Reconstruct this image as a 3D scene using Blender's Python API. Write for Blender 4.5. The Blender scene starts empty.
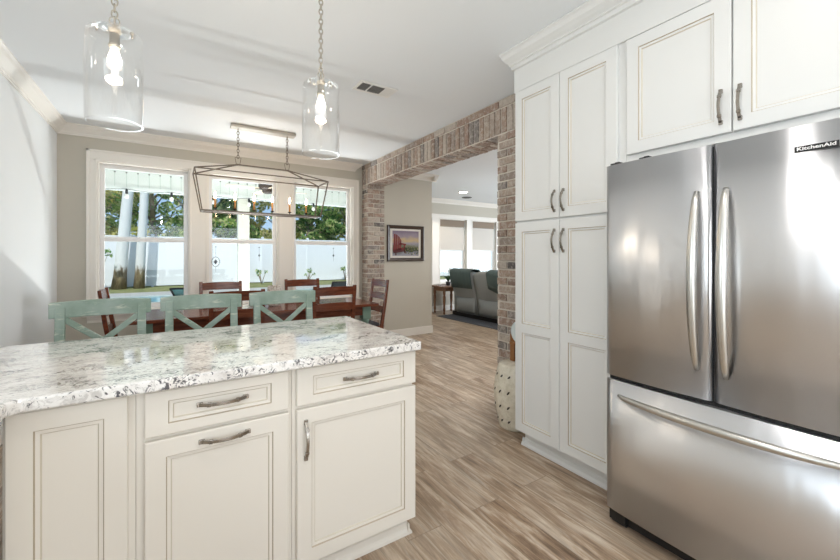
import bpy, bmesh, math, random
from mathutils import Vector, Matrix
random.seed(7)
R = math.radians
PI = math.pi
C = bpy.context.scene.collection
SC = bpy.context.scene

# ------------------------------------------------------------------ camera
cam_d = bpy.data.cameras.new('camera')
cam_d.sensor_width = 36.0
cam_d.lens = 382.0 / 840.0 * 36.0
cam_d.shift_y = -(280.0 - 256.5) / 840.0
cam_d.clip_start = 0.02
cam = bpy.data.objects.new('camera', cam_d)
cam.location = (0, 0, 1.33)
cam.rotation_euler = (R(90), 0, -R(32.9))
C.objects.link(cam)
SC.camera = cam

# ------------------------------------------------------------------ colour management
SC.view_settings.view_transform = 'Standard'
SC.view_settings.look = 'None'
SC.view_settings.gamma = 1.0
SC.view_settings.use_curve_mapping = False
SC.view_settings.exposure = 0.45

# ------------------------------------------------------------------ world
W = bpy.data.worlds.new('sky')
SC.world = W
W.use_nodes = True
nt = W.node_tree
nt.nodes.clear()
wo = nt.nodes.new('ShaderNodeOutputWorld')
bg = nt.nodes.new('ShaderNodeBackground')
sky = nt.nodes.new('ShaderNodeTexSky')
sky.sky_type = 'HOSEK_WILKIE'
sky.turbidity = 3.0
sky.ground_albedo = 0.4
SUN = Vector((-0.28, -0.60, 0.75)).normalized()      # behind the house, a little left
sky.sun_direction = SUN
bg.inputs['Strength'].default_value = 2.4
nt.links.new(sky.outputs[0], bg.inputs[0])
nt.links.new(bg.outputs[0], wo.inputs[0])

# ------------------------------------------------------------------ lights
def look(o, tgt):
    o.rotation_euler = (Vector(tgt) - o.location).to_track_quat('-Z', 'Y').to_euler()

def area(name, loc, tgt, sx, sy, power, col=(1, 1, 1), spread=180):
    d = bpy.data.lights.new(name, 'AREA')
    d.shape = 'RECTANGLE'
    d.size, d.size_y = sx, sy
    d.energy = power
    d.color = col
    d.spread = R(spread)
    o = bpy.data.objects.new(name, d)
    o.location = loc
    C.objects.link(o)
    look(o, tgt)
    return o

sd = bpy.data.lights.new('sun', 'SUN')
sd.energy = 2.4
sd.angle = R(1.0)
sd.color = (1.0, 0.96, 0.88)
sun = bpy.data.objects.new('sun', sd)
C.objects.link(sun)
sun.rotation_euler = (-SUN).to_track_quat('-Z', 'Y').to_euler()

DAY = (0.90, 0.96, 1.0)
WARM = (1.0, 0.84, 0.66)
area('terrace_bounce', (0.80, 7.1, -0.08), (0.80, 6.2, 2.6), 5.0, 2.4, 290, DAY)
area('daylight_sink_window', (-1.25, -0.1, 1.65), (2.0, 0.0, 2.2), 1.5, 1.1, 17, DAY)
area('fill_behind_camera', (0.6, -3.35, 1.35), (0.6, 1.0, 2.5), 2.6, 2.0, 50, (0.93, 0.97, 1.0))  # added fill lamp behind the camera, stands for no known doors
area('lawn_bounce_living', (6.4, 9.3, -0.08), (6.2, 8.2, 2.6), 5.0, 2.4, 260, (0.86, 0.93, 1.0))
area('living_side_fill', (9.2, 4.0, 1.5), (4.0, 4.5, 1.2), 3.0, 1.6, 150, (0.86, 0.93, 1.0))  # added fill lamp for the living room, no known window there
# sunlight thrown back up by the bright terrace outside the dining windows
pl = bpy.data.lights.new('terrace_glint', 'AREA')
pl.shape = 'RECTANGLE'; pl.size = 1.6; pl.size_y = 0.06
pl.energy = 55.0
pl.color = (1.0, 0.98, 0.94)
po = bpy.data.objects.new('terrace_glint', pl)
po.location = (0.8, 7.4, 0.13)
C.objects.link(po)
look(po, (0.8, 4.2, 2.6))

# ------------------------------------------------------------------ materials
def srgb(r, g, b):
    f = lambda c: (c / 255 / 12.92) if c <= 10 else ((c / 255 + 0.055) / 1.055) ** 2.4
    return (f(r), f(g), f(b), 1.0)

def mat(name, col, rough=0.5, metal=0.0, spec=0.5, emit=None, estr=0.0, trans=0.0, coat=0.0, bump=None):
    m = bpy.data.materials.new(name)
    m.use_nodes = True
    b = m.node_tree.nodes['Principled BSDF']
    b.inputs['Base Color'].default_value = col if len(col) == 4 else (*col, 1)
    b.inputs['Roughness'].default_value = rough
    b.inputs['Metallic'].default_value = metal
    b.inputs['Specular IOR Level'].default_value = spec
    b.inputs['Transmission Weight'].default_value = trans
    b.inputs['Coat Weight'].default_value = coat
    if emit:
        b.inputs['Emission Color'].default_value = (*emit[:3], 1)
        b.inputs['Emission Strength'].default_value = estr
    if bump:
        sc, st = bump
        N, L = m.node_tree.nodes, m.node_tree.links
        tc = N.new('ShaderNodeTexCoord'); no = N.new('ShaderNodeTexNoise'); bp = N.new('ShaderNodeBump')
        no.inputs['Scale'].default_value = sc
        no.inputs['Detail'].default_value = 4
        bp.inputs['Strength'].default_value = st
        bp.inputs['Distance'].default_value = 0.01
        L.new(tc.outputs['Object'], no.inputs['Vector']); L.new(no.outputs['Fac'], bp.inputs['Height'])
        L.new(bp.outputs[0], b.inputs['Normal'])
    return m

class G:
    """small node-graph helper"""
    def __init__(s, name):
        s.m = bpy.data.materials.new(name); s.m.use_nodes = True
        s.N, s.L = s.m.node_tree.nodes, s.m.node_tree.links
        s.b = s.N['Principled BSDF']
        s.tc = s.N.new('ShaderNodeTexCoord')
    def map(s, scale=(1, 1, 1), rot=(0, 0, 0), loc=(0, 0, 0), src=None):
        n = s.N.new('ShaderNodeMapping')
        n.inputs['Scale'].default_value = scale; n.inputs['Rotation'].default_value = rot; n.inputs['Location'].default_value = loc
        s.L.new(src or s.tc.outputs['Object'], n.inputs['Vector'])
        return n.outputs[0]
    def noise(s, vec, scale, detail=4, rough=0.5, dist=0.0):
        n = s.N.new('ShaderNodeTexNoise')
        n.inputs['Scale'].default_value = scale; n.inputs['Detail'].default_value = detail
        n.inputs['Roughness'].default_value = rough; n.inputs['Distortion'].default_value = dist
        s.L.new(vec, n.inputs['Vector'])
        return n.outputs['Fac']
    def ramp(s, fac, stops, interp='LINEAR'):
        n = s.N.new('ShaderNodeValToRGB')
        n.color_ramp.interpolation = interp
        e = n.color_ramp.elements
        while len(e) < len(stops): e.new(0.5)
        for k, (p, c) in enumerate(stops):
            e[k].position = p
            e[k].color = c if len(c) == 4 else (*c, 1)
        s.L.new(fac, n.inputs[0])
        return n.outputs[0]
    def mix(s, fac, a, b, mode='MIX'):
        n = s.N.new('ShaderNodeMix'); n.data_type = 'RGBA'; n.blend_type = mode
        for sock, v in ((n.inputs[0], fac), (n.inputs[6], a), (n.inputs[7], b)):
            if hasattr(v, 'is_output'): s.L.new(v, sock)
            else: sock.default_value = v
        return n.outputs[2]
    def math(s, op, a, b=0.0):
        n = s.N.new('ShaderNodeMath'); n.operation = op
        for sock, v in ((n.inputs[0], a), (n.inputs[1], b)):
            if hasattr(v, 'is_output'): s.L.new(v, sock)
            else: sock.default_value = v
        return n.outputs[0]
    def col(s, o): s.L.new(o, s.b.inputs['Base Color'])
    def bump(s, h, strength=0.3, dist=0.01):
        n = s.N.new('ShaderNodeBump'); n.inputs['Strength'].default_value = strength; n.inputs['Distance'].default_value = dist
        s.L.new(h, n.inputs['Height']); s.L.new(n.outputs[0], s.b.inputs['Normal'])
    def set(s, **k):
        for a, v in k.items(): s.b.inputs[a.replace('_', ' ')].default_value = v
        return s

BLK, WHT = (0, 0, 0, 1), (1, 1, 1, 1)
M = {}
M['wall'] = mat('greige_wall_paint', srgb(198, 193, 181), 0.75, bump=(180, 0.06))
M['wall_left'] = mat('pale_grey_wall_paint', srgb(228, 230, 230), 0.6, bump=(180, 0.06))
M['ceiling'] = mat('ceiling_paint', srgb(233, 237, 240), 0.8, bump=(120, 0.05))
M['trim'] = mat('white_trim_paint', srgb(238, 234, 227), 0.35)
M['paint'] = mat('antique_white_cabinet_paint', srgb(227, 228, 227), 0.38)
M['cream'] = mat('warm_cream_cabinet_paint', srgb(228, 222, 212), 0.38)
M['glaze_light'] = mat('pale_glaze_on_bead', srgb(208, 199, 183), 0.5)
M['glaze'] = mat('brown_glaze_in_crease', srgb(180, 166, 146), 0.5)
M['paint_gap'] = mat('cabinet_reveal', srgb(196, 188, 172), 0.5)
M['black'] = mat('black_plastic', srgb(22, 22, 24), 0.4)
M['rubber'] = mat('dark_gasket', srgb(14, 14, 15), 0.6)
M['pewter'] = mat('pewter_pull', srgb(166, 160, 152), 0.26, 1.0)
M['nickel'] = mat('brushed_nickel', srgb(190, 184, 174), 0.3, 1.0)
M['bronze'] = mat('aged_bronze_lantern_metal', srgb(112, 100, 88), 0.45, 0.6)
M['satin_handle'] = mat('satin_steel_handle', srgb(205, 203, 198), 0.32, 1.0)
M['vinyl'] = mat('white_window_vinyl', srgb(240, 240, 240), 0.35)
M['cherry'] = mat('dark_cherry_wood', srgb(104, 52, 32), 0.28, bump=(30, 0.05))
M['flame'] = mat('glowing_candle_bulb', srgb(255, 230, 190), 0.3, emit=(1.0, 0.72, 0.42), estr=26)
M['filament'] = mat('glowing_pendant_bulb', srgb(255, 240, 220), 0.3, emit=(1.0, 0.9, 0.76), estr=9)
M['sleeve_glow'] = mat('bulb_lit_candle_sleeve', srgb(212, 150, 84), 0.5)  # cream sleeves; orange glow of the bulbs put into the colour
M['soft_black'] = mat('dark_iron', srgb(58, 50, 44), 0.45, 0.6)
M['vent_dark'] = mat('dark_vent_slots', srgb(104, 104, 102), 0.7)
M['white_metal'] = mat('white_enamel', srgb(235, 235, 232), 0.4)
M['deck'] = mat('pale_concrete_terrace', srgb(196, 196, 190), 0.8, bump=(20, 0.1))
M['pool'] = mat('turquoise_pool_water', srgb(84, 184, 204), 0.08, bump=(3, 0.15))
M['fence'] = mat('white_vinyl_fence', srgb(236, 241, 246), 0.4)
M['header'] = mat('pale_mint_porch_boards', srgb(222, 226, 221), 0.6)
M['column'] = mat('porch_column_paint', srgb(206, 206, 194), 0.6)
M['fan_dark'] = mat('dark_bronze_fan_motor', srgb(62, 50, 42), 0.5, 0.3)
M['fan_blade'] = mat('pale_oak_fan_blade', srgb(214, 200, 176), 0.5)
M['teal_fabric'] = mat('dark_green_throw', srgb(84, 100, 99), 0.95, bump=(90, 0.6))
M['sofa'] = mat('grey_leather', srgb(140, 144, 144), 0.42, bump=(40, 0.15))
M['rug'] = mat('blue_grey_rug', srgb(84, 88, 96), 0.95, bump=(160, 0.6))
M['walnut'] = mat('brown_turned_wood', srgb(128, 92, 66), 0.4)
M['shade_taupe'] = mat('taupe_valance_fabric', srgb(146, 132, 118), 0.9)
M['shade_white'] = mat('off_white_blind_fabric', srgb(226, 222, 216), 0.9)
M['leaf'] = mat('dark_green_leaf', srgb(44, 78, 40), 0.5)
M['petal'] = mat('white_orchid_petal', srgb(240, 238, 236), 0.6)
M['pot'] = mat('dark_glazed_pot', srgb(60, 62, 66), 0.3)
M['frame_dark'] = mat('dark_brown_picture_frame', srgb(62, 48, 40), 0.35)
M['mat_board'] = mat('white_picture_mount', srgb(226, 222, 216), 0.8)
M['red_paint'] = mat('red_painted_wood', srgb(118, 34, 34), 0.6)
M['red_dark'] = mat('deep_red_shaded_slat', srgb(84, 26, 28), 0.6)
M['wood_easel'] = mat('golden_brown_wood', srgb(156, 108, 66), 0.45)
M['plate'] = mat('pale_blue_white_china', srgb(218, 230, 232), 0.2)
M['seat_pad'] = mat('charcoal_seat_pad', srgb(70, 70, 74), 0.8)
M['badge_white'] = mat('white_badge_lettering', srgb(235, 235, 235), 0.4)
M['lamp_glow'] = mat('lit_downlight_lens', srgb(255, 250, 240), 0.4, emit=(1.0, 0.93, 0.82), estr=14)
M['bulb_white'] = mat('frosted_festoon_bulb', srgb(236, 234, 226), 0.3)
M['table_green'] = mat('sage_green_table_leg', srgb(110, 136, 122), 0.5)
M['roof'] = mat('pale_blue_grey_roof', srgb(176, 190, 200), 0.7)
M['shed_wall'] = mat('grey_shed_siding', srgb(160, 160, 150), 0.8)

def glass_mat(name, tint=(1, 1, 1, 1), gloss=0.9, fac_mul=1.0):
    m = bpy.data.materials.new(name); m.use_nodes = True
    N, L = m.node_tree.nodes, m.node_tree.links
    N.clear()
    o = N.new('ShaderNodeOutputMaterial'); mx = N.new('ShaderNodeMixShader')
    t = N.new('ShaderNodeBsdfTransparent'); g = N.new('ShaderNodeBsdfGlossy'); f = N.new('ShaderNodeLayerWeight'); f.inputs['Blend'].default_value = 0.5
    pw = N.new('ShaderNodeMath'); pw.operation = 'POWER'; pw.inputs[1].default_value = 4.0
    mu = N.new('ShaderNodeMath'); mu.operation = 'MULTIPLY_ADD'; mu.inputs[1].default_value = 0.6 * fac_mul; mu.inputs[2].default_value = 0.045 * fac_mul
    t.inputs[0].default_value = tint; g.inputs['Roughness'].default_value = 0.0
    g.inputs['Color'].default_value = (gloss, gloss, gloss, 1)
    L.new(f.outputs['Facing'], pw.inputs[0]); L.new(pw.outputs[0], mu.inputs[0]); L.new(mu.outputs[0], mx.inputs[0])
    L.new(t.outputs[0], mx.inputs[1]); L.new(g.outputs[0], mx.inputs[2]); L.new(mx.outputs[0], o.inputs[0])
    return m
M['pane'] = glass_mat('window_glass', (0.97, 0.985, 0.99, 1), 0.9, 0.5)
M['clear_glass'] = glass_mat('clear_pendant_glass', (0.99, 0.993, 0.993, 1), 1.0, 1.3)

# quartz
g = G('white_quartz_with_grey_flecks')
v = g.map((1, 1, 1))
w1 = g.noise(g.map((1.0, 1.7, 1)), 5.0, 5, 0.6, 1.2)
base = g.ramp(w1, [(0.30, srgb(216, 212, 208)), (0.48, srgb(238, 235, 231)), (0.62, srgb(246, 244, 241)), (0.80, srgb(226, 216, 206))])
fl = g.noise(g.map((1.0, 1.9, 1)), 36, 5, 0.62, 2.2)
msk = g.noise(g.map((1, 1.6, 1), loc=(3, 1, 0)), 7.5, 4, 0.6, 1.0)
comb = g.math('ADD', g.math('MULTIPLY', fl, 0.62), g.math('MULTIPLY', msk, 0.38))
dark = g.ramp(comb, [(0.53, BLK), (0.575, WHT)])
mid = g.ramp(g.noise(g.map((1, 2.0, 1), loc=(7, 2, 4)), 30, 6, 0.65, 1.6), [(0.52, BLK), (0.62, WHT)])
c1 = g.mix(g.math('MULTIPLY', mid, 0.5), base, srgb(166, 160, 156))
c2 = g.mix(g.math('MULTIPLY', dark, 0.95), c1, srgb(66, 66, 72))
g.col(c2); g.set(Roughness=0.06, Specular_IOR_Level=0.8, Coat_Weight=0.45, Coat_Roughness=0.03)
M['quartz'] = g.m

# wood-look floor planks, running along Y
g = G('weathered_oak_plank_tile')
pv = g.map((1, 1, 1), rot=(0, 0, R(90)), loc=(0.33, 0.05, 0))
br = g.N.new('ShaderNodeTexBrick')
br.offset = 0.37; br.offset_frequency = 2; br.squash = 1.0
br.inputs['Color1'].default_value = BLK; br.inputs['Color2'].default_value = WHT
br.inputs['Mortar'].default_value = (0.5, 0.5, 0.5, 1)
br.inputs['Scale'].default_value = 1.0; br.inputs['Mortar Size'].default_value = 0.0022
br.inputs['Mortar Smooth'].default_value = 0.1; br.inputs['Bias'].default_value = 0.0
br.inputs['Brick Width'].default_value = 1.2; br.inputs['Row Height'].default_value = 0.195
g.L.new(pv, br.inputs['Vector'])
addv = g.N.new('ShaderNodeVectorMath'); addv.operation = 'MULTIPLY_ADD'
g.L.new(br.outputs['Color'], addv.inputs[0]); addv.inputs[1].default_value = (17, 31, 5); g.L.new(g.tc.outputs['Object'], addv.inputs[2])
grain = g.noise(g.map((22, 1.5, 1), src=addv.outputs[0]), 1.7, 10, 0.68, 0.8)
blot = g.noise(g.map((7, 1.1, 1), src=addv.outputs[0]), 1.6, 7, 0.66, 0.8)
gc = g.ramp(grain, [(0.34, srgb(84, 66, 52)), (0.43, srgb(134, 108, 86)), (0.53, srgb(178, 150, 122)), (0.64, srgb(218, 206, 188))])
bc = g.ramp(blot, [(0.38, srgb(98, 78, 60)), (0.50, srgb(160, 136, 113)), (0.61, srgb(216, 204, 188))])
fc = g.mix(0.5, gc, bc)
fc = g.mix(g.math('MULTIPLY', g.ramp(br.outputs['Color'], [(0, BLK), (1, WHT)]), 0.30), fc, srgb(206, 194, 176))
fc = g.mix(g.math('MULTIPLY', br.outputs['Fac'], 0.6), fc, srgb(120, 104, 88))
g.col(fc); g.bump(grain, 0.08, 0.004)
g.set(Roughness=0.33, Specular_IOR_Level=0.45)
M['floor'] = g.m

# tumbled brick, one colour per brick
g = G('tumbled_whitewashed_brick')
geo = g.N.new('ShaderNodeNewGeometry')
rnd = g.ramp(geo.outputs['Random Per Island'], [(0.0, srgb(158, 134, 121)), (0.16, srgb(172, 156, 143)), (0.32, srgb(144, 123, 110)), (0.46, srgb(184, 173, 162)), (0.60, srgb(152, 139, 130)), (0.74, srgb(165, 143, 128)), (0.86, srgb(136, 129, 125)), (0.95, srgb(100, 96, 95))], 'CONSTANT')
sm = g.noise(g.map((1, 1, 1)), 26, 6, 0.7, 0.6)
bcol = g.mix(g.ramp(sm, [(0.46, BLK), (0.64, (0.72, 0.72, 0.72, 1))]), rnd, srgb(206, 198, 188))
bcol = g.mix(g.ramp(g.noise(g.map((1, 1, 1), loc=(5, 5, 5)), 60, 4, 0.6), [(0.56, BLK), (0.70, (0.5, 0.5, 0.5, 1))]), bcol, srgb(108, 90, 80))
g.col(bcol); g.bump(sm, 0.5, 0.006); g.set(Roughness=0.9)
M['brick'] = g.m
M['mortar'] = mat('pale_lime_mortar', srgb(220, 214, 204), 0.95, bump=(90, 0.4))

# brushed stainless: fine horizontal brushing, slightly wavy sheet
g = G('brushed_stainless_steel')
tn = g.N.new('ShaderNodeTangent'); tn.direction_type = 'RADIAL'; tn.axis = 'Z'
g.L.new(tn.outputs[0], g.b.inputs['Tangent'])
wv = g.noise(g.map((1, 5.0, 0.35)), 1.3, 2, 0.4)
g.bump(wv, 0.10, 0.05)
g.set(Metallic=1.0, Roughness=0.30, Anisotropic=0.85, Anisotropic_Rotation=0.25)
g.b.inputs['Base Color'].default_value = srgb(226, 227, 230)
M['steel'] = g.m

# worn sage paint
g = G('distressed_sage_green_paint')
n1 = g.noise(g.map((6, 6, 24)), 1.6, 6, 0.7, 0.5)
sg = g.mix(g.ramp(g.noise(g.map(), 9, 3), [(0.35, BLK), (0.65, WHT)]), srgb(134, 154, 140), srgb(158, 174, 165))
g.col(g.mix(g.ramp(n1, [(0.55, BLK), (0.68, (0.8, 0.8, 0.8, 1))]), sg, srgb(222, 222, 206)))
g.set(Roughness=0.55)
M['sage'] = g.m

# dark cherry with grain
g = G('dark_cherry_wood_grain')
gr = g.noise(g.map((3, 26, 26)), 1.4, 5, 0.6, 0.8)
g.col(g.ramp(gr, [(0.3, srgb(78, 38, 26)), (0.55, srgb(112, 58, 38)), (0.75, srgb(134, 76, 50))]))
g.set(Roughness=0.2, Specular_IOR_Level=0.6)
M['table'] = g.m

# bark: sunlit pale top and shaded base put into the colour by height
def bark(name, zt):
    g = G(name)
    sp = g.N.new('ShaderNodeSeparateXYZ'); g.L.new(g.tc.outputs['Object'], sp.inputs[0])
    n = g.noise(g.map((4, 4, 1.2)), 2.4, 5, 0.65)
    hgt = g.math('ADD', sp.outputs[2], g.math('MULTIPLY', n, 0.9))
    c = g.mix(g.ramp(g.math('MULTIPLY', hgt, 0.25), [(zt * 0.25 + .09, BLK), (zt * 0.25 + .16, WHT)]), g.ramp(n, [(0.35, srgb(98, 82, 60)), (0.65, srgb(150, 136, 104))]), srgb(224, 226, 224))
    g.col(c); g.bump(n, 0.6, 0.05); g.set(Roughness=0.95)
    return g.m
M['bark_lit_top'] = bark('bark_lit_top_shaded_base', 0.75)
M['bark'] = mat('grey_brown_bark', srgb(150, 138, 122), 0.95, bump=(8, 0.6))

def foliage(name, cols):
    g = G(name)
    geo = g.N.new('ShaderNodeNewGeometry')
    n = len(cols)
    g.col(g.ramp(geo.outputs['Random Per Island'], [(k / n, c) for k, c in enumerate(cols)], 'CONSTANT'))
    g.set(Roughness=0.6)
    tr = g.N.new('ShaderNodeBsdfTranslucent'); ms = g.N.new('ShaderNodeMixShader'); ms.inputs[0].default_value = 0.55
    g.L.new(g.b.inputs['Base Color'].links[0].from_socket, tr.inputs[0])
    g.L.new(g.b.outputs[0], ms.inputs[1]); g.L.new(tr.outputs[0], ms.inputs[2]); g.L.new(ms.outputs[0], g.N['Material Output'].inputs[0])
    return g.m
M['fol_green'] = foliage('green_leaves', [srgb(134, 172, 90), srgb(172, 204, 116), srgb(96, 138, 70), srgb(212, 228, 146), srgb(242, 240, 186)])
M['fol_yellow'] = foliage('yellow_green_leaves', [srgb(240, 232, 160), srgb(224, 218, 132), srgb(186, 192, 104), srgb(250, 242, 200), srgb(150, 162, 86)])
M['fol_dark'] = foliage('deep_green_leaves', [srgb(88, 134, 72), srgb(130, 172, 98), srgb(174, 202, 122), srgb(68, 106, 58), srgb(228, 234, 168)])

g = G('lawn_grass')
g.col(g.ramp(g.noise(g.map(), 3, 6, 0.7), [(0.3, srgb(104, 116, 66)), (0.6, srgb(150, 152, 98)), (0.8, srgb(130, 108, 82))])); g.set(Roughness=0.95)
M['grass'] = g.m

g = G('speckled_woven_ceramic')
vo = g.N.new('ShaderNodeTexVoronoi'); vo.inputs['Scale'].default_value = 70
g.L.new(g.map(), vo.inputs['Vector'])
g.col(g.mix(g.ramp(vo.outputs['Distance'], [(0.2, WHT), (0.5, BLK)]), srgb(222, 214, 204), srgb(132, 98, 78))); g.set(Roughness=0.6)
M['speckle'] = g.m

g = G('cream_crackle_glaze')
g.col(g.ramp(g.noise(g.map(), 30, 4, 0.6), [(0.35, srgb(216, 208, 188)), (0.6, srgb(234, 228, 212)), (0.8, srgb(226, 216, 194))])); g.set(Roughness=0.22, Specular_IOR_Level=0.5)
M['ceramic'] = g.m
M['hole'] = mat('dark_pierced_opening', srgb(62, 54, 46), 0.8)

g = G('sunset_lake_print')
sp = g.N.new('ShaderNodeSeparateXYZ'); g.L.new(g.tc.outputs['Generated'], sp.inputs[0])
nz = g.noise(g.map((3, 1, 7)), 1.6, 5, 0.6, 0.6)
hh = g.math('ADD', sp.outputs[2], g.math('MULTIPLY', g.math('SUBTRACT', nz, 0.5), 0.35))
g.col(g.ramp(hh, [(0.08, srgb(150, 150, 160)), (0.22, srgb(70, 74, 56)), (0.40, srgb(110, 112, 84)), (0.50, srgb(150, 146, 158)), (0.62, srgb(196, 172, 128)), (0.78, srgb(150, 138, 150)), (0.95, srgb(126, 112, 132))])); g.set(Roughness=0.5)
M['print'] = g.m

# ------------------------------------------------------------------ mesh helpers
class MB:
    def __init__(s):
        s.bm = bmesh.new()
    def face(s, pts, mi=0, smooth=False):
        f = s.bm.faces.new([s.bm.verts.new(p) for p in pts]); f.material_index = mi; f.smooth = smooth
        return f
    def box(s, x0, x1, y0, y1, z0, z1, mi=0, mt=None):
        P = [(x0, y0, z0), (x1, y0, z0), (x1, y1, z0), (x0, y1, z0), (x0, y0, z1), (x1, y0, z1), (x1, y1, z1), (x0, y1, z1)]
        if mt: P = [mt(p) for p in P]
        v = [s.bm.verts.new(p) for p in P]
        for q in ((3, 2, 1, 0), (4, 5, 6, 7), (0, 1, 5, 4), (1, 2, 6, 5), (2, 3, 7, 6), (3, 0, 4, 7)):
            f = s.bm.faces.new([v[k] for k in q]); f.material_index = mi
        return s
    def ring(s, pts, prev=None, mi=0, smooth=True):
        vs = [s.bm.verts.new(p) for p in pts]
        if prev:
            n = len(vs)
            for k in range(n):
                f = s.bm.faces.new((prev[k], prev[(k + 1) % n], vs[(k + 1) % n], vs[k])); f.smooth = smooth; f.material_index = mi
        return vs
    def tube(s, pts, r, n=10, closed=False, mi=0, smooth=True, flat=None):
        pts = [Vector(p) for p in pts]
        m = len(pts)
        rr = r if isinstance(r, (list, tuple)) else [r] * m
        t0 = (pts[1] - pts[0]).normalized()
        up = Vector((0, 0, 1)) if abs(t0.z) < 0.9 else Vector((1, 0, 0))
        nv = t0.cross(up).normalized()
        first = prev = None
        for k, p in enumerate(pts):
            if closed: t = (pts[(k + 1) % m] - pts[k - 1]).normalized()
            else: t = (pts[min(k + 1, m - 1)] - pts[max(k - 1, 0)]).normalized()
            nv = (nv - t * nv.dot(t)).normalized()
            bv = t.cross(nv)
            fb = flat or 1.0
            pr = [p + (nv * math.cos(a) + bv * math.sin(a) * fb) * rr[k] for a in [2 * PI * (j + 0.5 * (n == 4)) / n for j in range(n)]]
            prev = s.ring(pr, prev, mi, smooth and n > 4)
            if first is None: first = prev
        if closed:
            for j in range(n):
                f = s.bm.faces.new((prev[j], prev[(j + 1) % n], first[(j + 1) % n], first[j])); f.smooth = smooth; f.material_index = mi
        else:
            f = s.bm.faces.new(list(reversed(first))); f.material_index = mi
            f = s.bm.faces.new(prev); f.material_index = mi
        return s
    def lathe(s, prof, c=(0, 0, 0), n=24, mi=0, smooth=True, cap0=True, cap1=True):
        prev = first = None
        for r, z in prof:
            r = max(r, 1e-4)
            prev = s.ring([(c[0] + r * math.cos(2 * PI * j / n), c[1] + r * math.sin(2 * PI * j / n), c[2] + z) for j in range(n)], prev, mi, smooth)
            if first is None: first = prev
        if cap0: s.bm.faces.new(list(reversed(first))).material_index = mi
        if cap1: s.bm.faces.new(prev).material_index = mi
        return s
    def prism(s, poly, fn, a, b, mi=0):
        """poly of 2D points, fn(u, v, w) -> 3D, extruded from w=a to w=b"""
        A = [s.bm.verts.new(fn(u, v, a)) for u, v in poly]
        B = [s.bm.verts.new(fn(u, v, b)) for u, v in poly]
        n = len(poly)
        for k in range(n):
            s.bm.faces.new((A[k], A[(k + 1) % n], B[(k + 1) % n], B[k])).material_index = mi
        s.bm.faces.new(list(reversed(A))).material_index = mi
        s.bm.faces.new(B).material_index = mi
        return s
    def strap(s, pts, side, w, th, mi=0):
        """flat strap of rectangular section swept along pts; side is the width direction"""
        side = Vector(side).normalized(); pts = [Vector(p) for p in pts]; prev = first = None
        for k, p in enumerate(pts):
            t = (pts[min(k + 1, len(pts) - 1)] - pts[max(k - 1, 0)]).normalized()
            nn = t.cross(side).normalized()
            ww = (w[k] if isinstance(w, list) else w) / 2; tt = (th[k] if isinstance(th, list) else th) / 2
            prev = s.ring([p + side * ww + nn * tt, p - side * ww + nn * tt, p - side * ww - nn * tt, p + side * ww - nn * tt], prev, mi, False)
            if first is None: first = prev
        s.bm.faces.new(list(reversed(first))).material_index = mi
        s.bm.faces.new(prev).material_index = mi
        return s

def origin(o):
    v = Vector((0, 0, 0))
    while o:
        v += o.location; o = o.parent
    return v

def obj(name, mb, mats, parent=None, bevel=0.0, world=True, seg=2, fix=True, subsurf=0):
    bm = mb.bm
    if fix: bmesh.ops.recalc_face_normals(bm, faces=bm.faces)
    me = bpy.data.meshes.new(name)
    if parent and world: bmesh.ops.translate(bm, verts=bm.verts, vec=-origin(parent))
    bm.to_mesh(me); bm.free()
    for m in (mats if isinstance(mats, (list, tuple)) else [mats]):
        me.materials.append(M[m] if isinstance(m, str) else m)
    o = bpy.data.objects.new(name, me)
    C.objects.link(o)
    if parent: o.parent = parent
    if bevel:
        b = o.modifiers.new('bevel', 'BEVEL'); b.width = bevel; b.segments = seg; b.limit_method = 'ANGLE'; b.angle_limit = R(40)
    if subsurf:
        b = o.modifiers.new('sub', 'SUBSURF'); b.levels = b.render_levels = subsurf
    return o

def tag(o, label=None, cat=None, group=None, kind=None):
    if label: o['label'] = label
    if cat: o['category'] = cat
    if group: o['group'] = group
    if kind: o['kind'] = kind
    return o

def thing(name, label, cat, loc=(0, 0, 0), rz=0, group=None):
    o = bpy.data.objects.new(name, None)
    o.empty_display_size = 0.1
    o.location = loc; o.rotation_euler = (0, 0, rz)
    C.objects.link(o)
    return tag(o, label, cat, group)

def copy_tree(o, parent=None):
    c = o.copy(); C.objects.link(c)
    if parent: c.parent = parent
    for ch in [x for x in bpy.data.objects if x.parent == o]: copy_tree(ch, c)
    return c

def struct(name, mb, mats, parent=None, **k):
    o = obj(name, mb, mats, parent, **k)
    if not parent: o['kind'] = 'structure'
    return o

# ------------------------------------------------------------------ room shell
CZ = 2.743
YB = 5.48          # face of the dining window wall
LB = 7.6           # face of the far living-room wall
struct('floor', MB().box(-1.2, 9.6, -3.4, 7.9, -0.1, 0.0), 'floor')
struct('ceiling', MB().box(-1.2, 9.6, -3.4, 7.9, CZ, CZ + 0.15), 'ceiling')
mb = MB()                                   # left wall with the sink window beside the camera
mb.box(-1.15, -1.03, -3.3, -0.85, 0, CZ); mb.box(-1.15, -1.03, 0.65, YB + 0.16, 0, CZ)
mb.box(-1.15, -1.03, -0.85, 0.65, 0, 1.1); mb.box(-1.15, -1.03, -0.85, 0.65, 2.2, CZ)
struct('wall_left', mb, 'wall_left')
mb = MB()                                   # wall behind the camera with an opening added for the fill lamp
mb.box(-1.15, -0.75, -3.3, -3.15, 0, CZ); mb.box(1.95, 9.6, -3.3, -3.15, 0, CZ); mb.box(-0.75, 1.95, -3.3, -3.15, 2.4, CZ)
struct('wall_front', mb, 'wall')
struct('wall_right', MB().box(2.66, 2.76, -3.15, 1.895, 0, CZ), 'wall')
WIN = [(-0.712, 0.177), (0.36, 1.229), (1.418, 2.321)]
WZ0, WZ1 = 0.70, 2.40
mb = MB()
xs = [-1.15] + [x for w in WIN for x in w] + [3.79]
for k in range(0, len(xs), 2): mb.box(xs[k], xs[k + 1], YB, YB + 0.16, 0, CZ)
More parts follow.
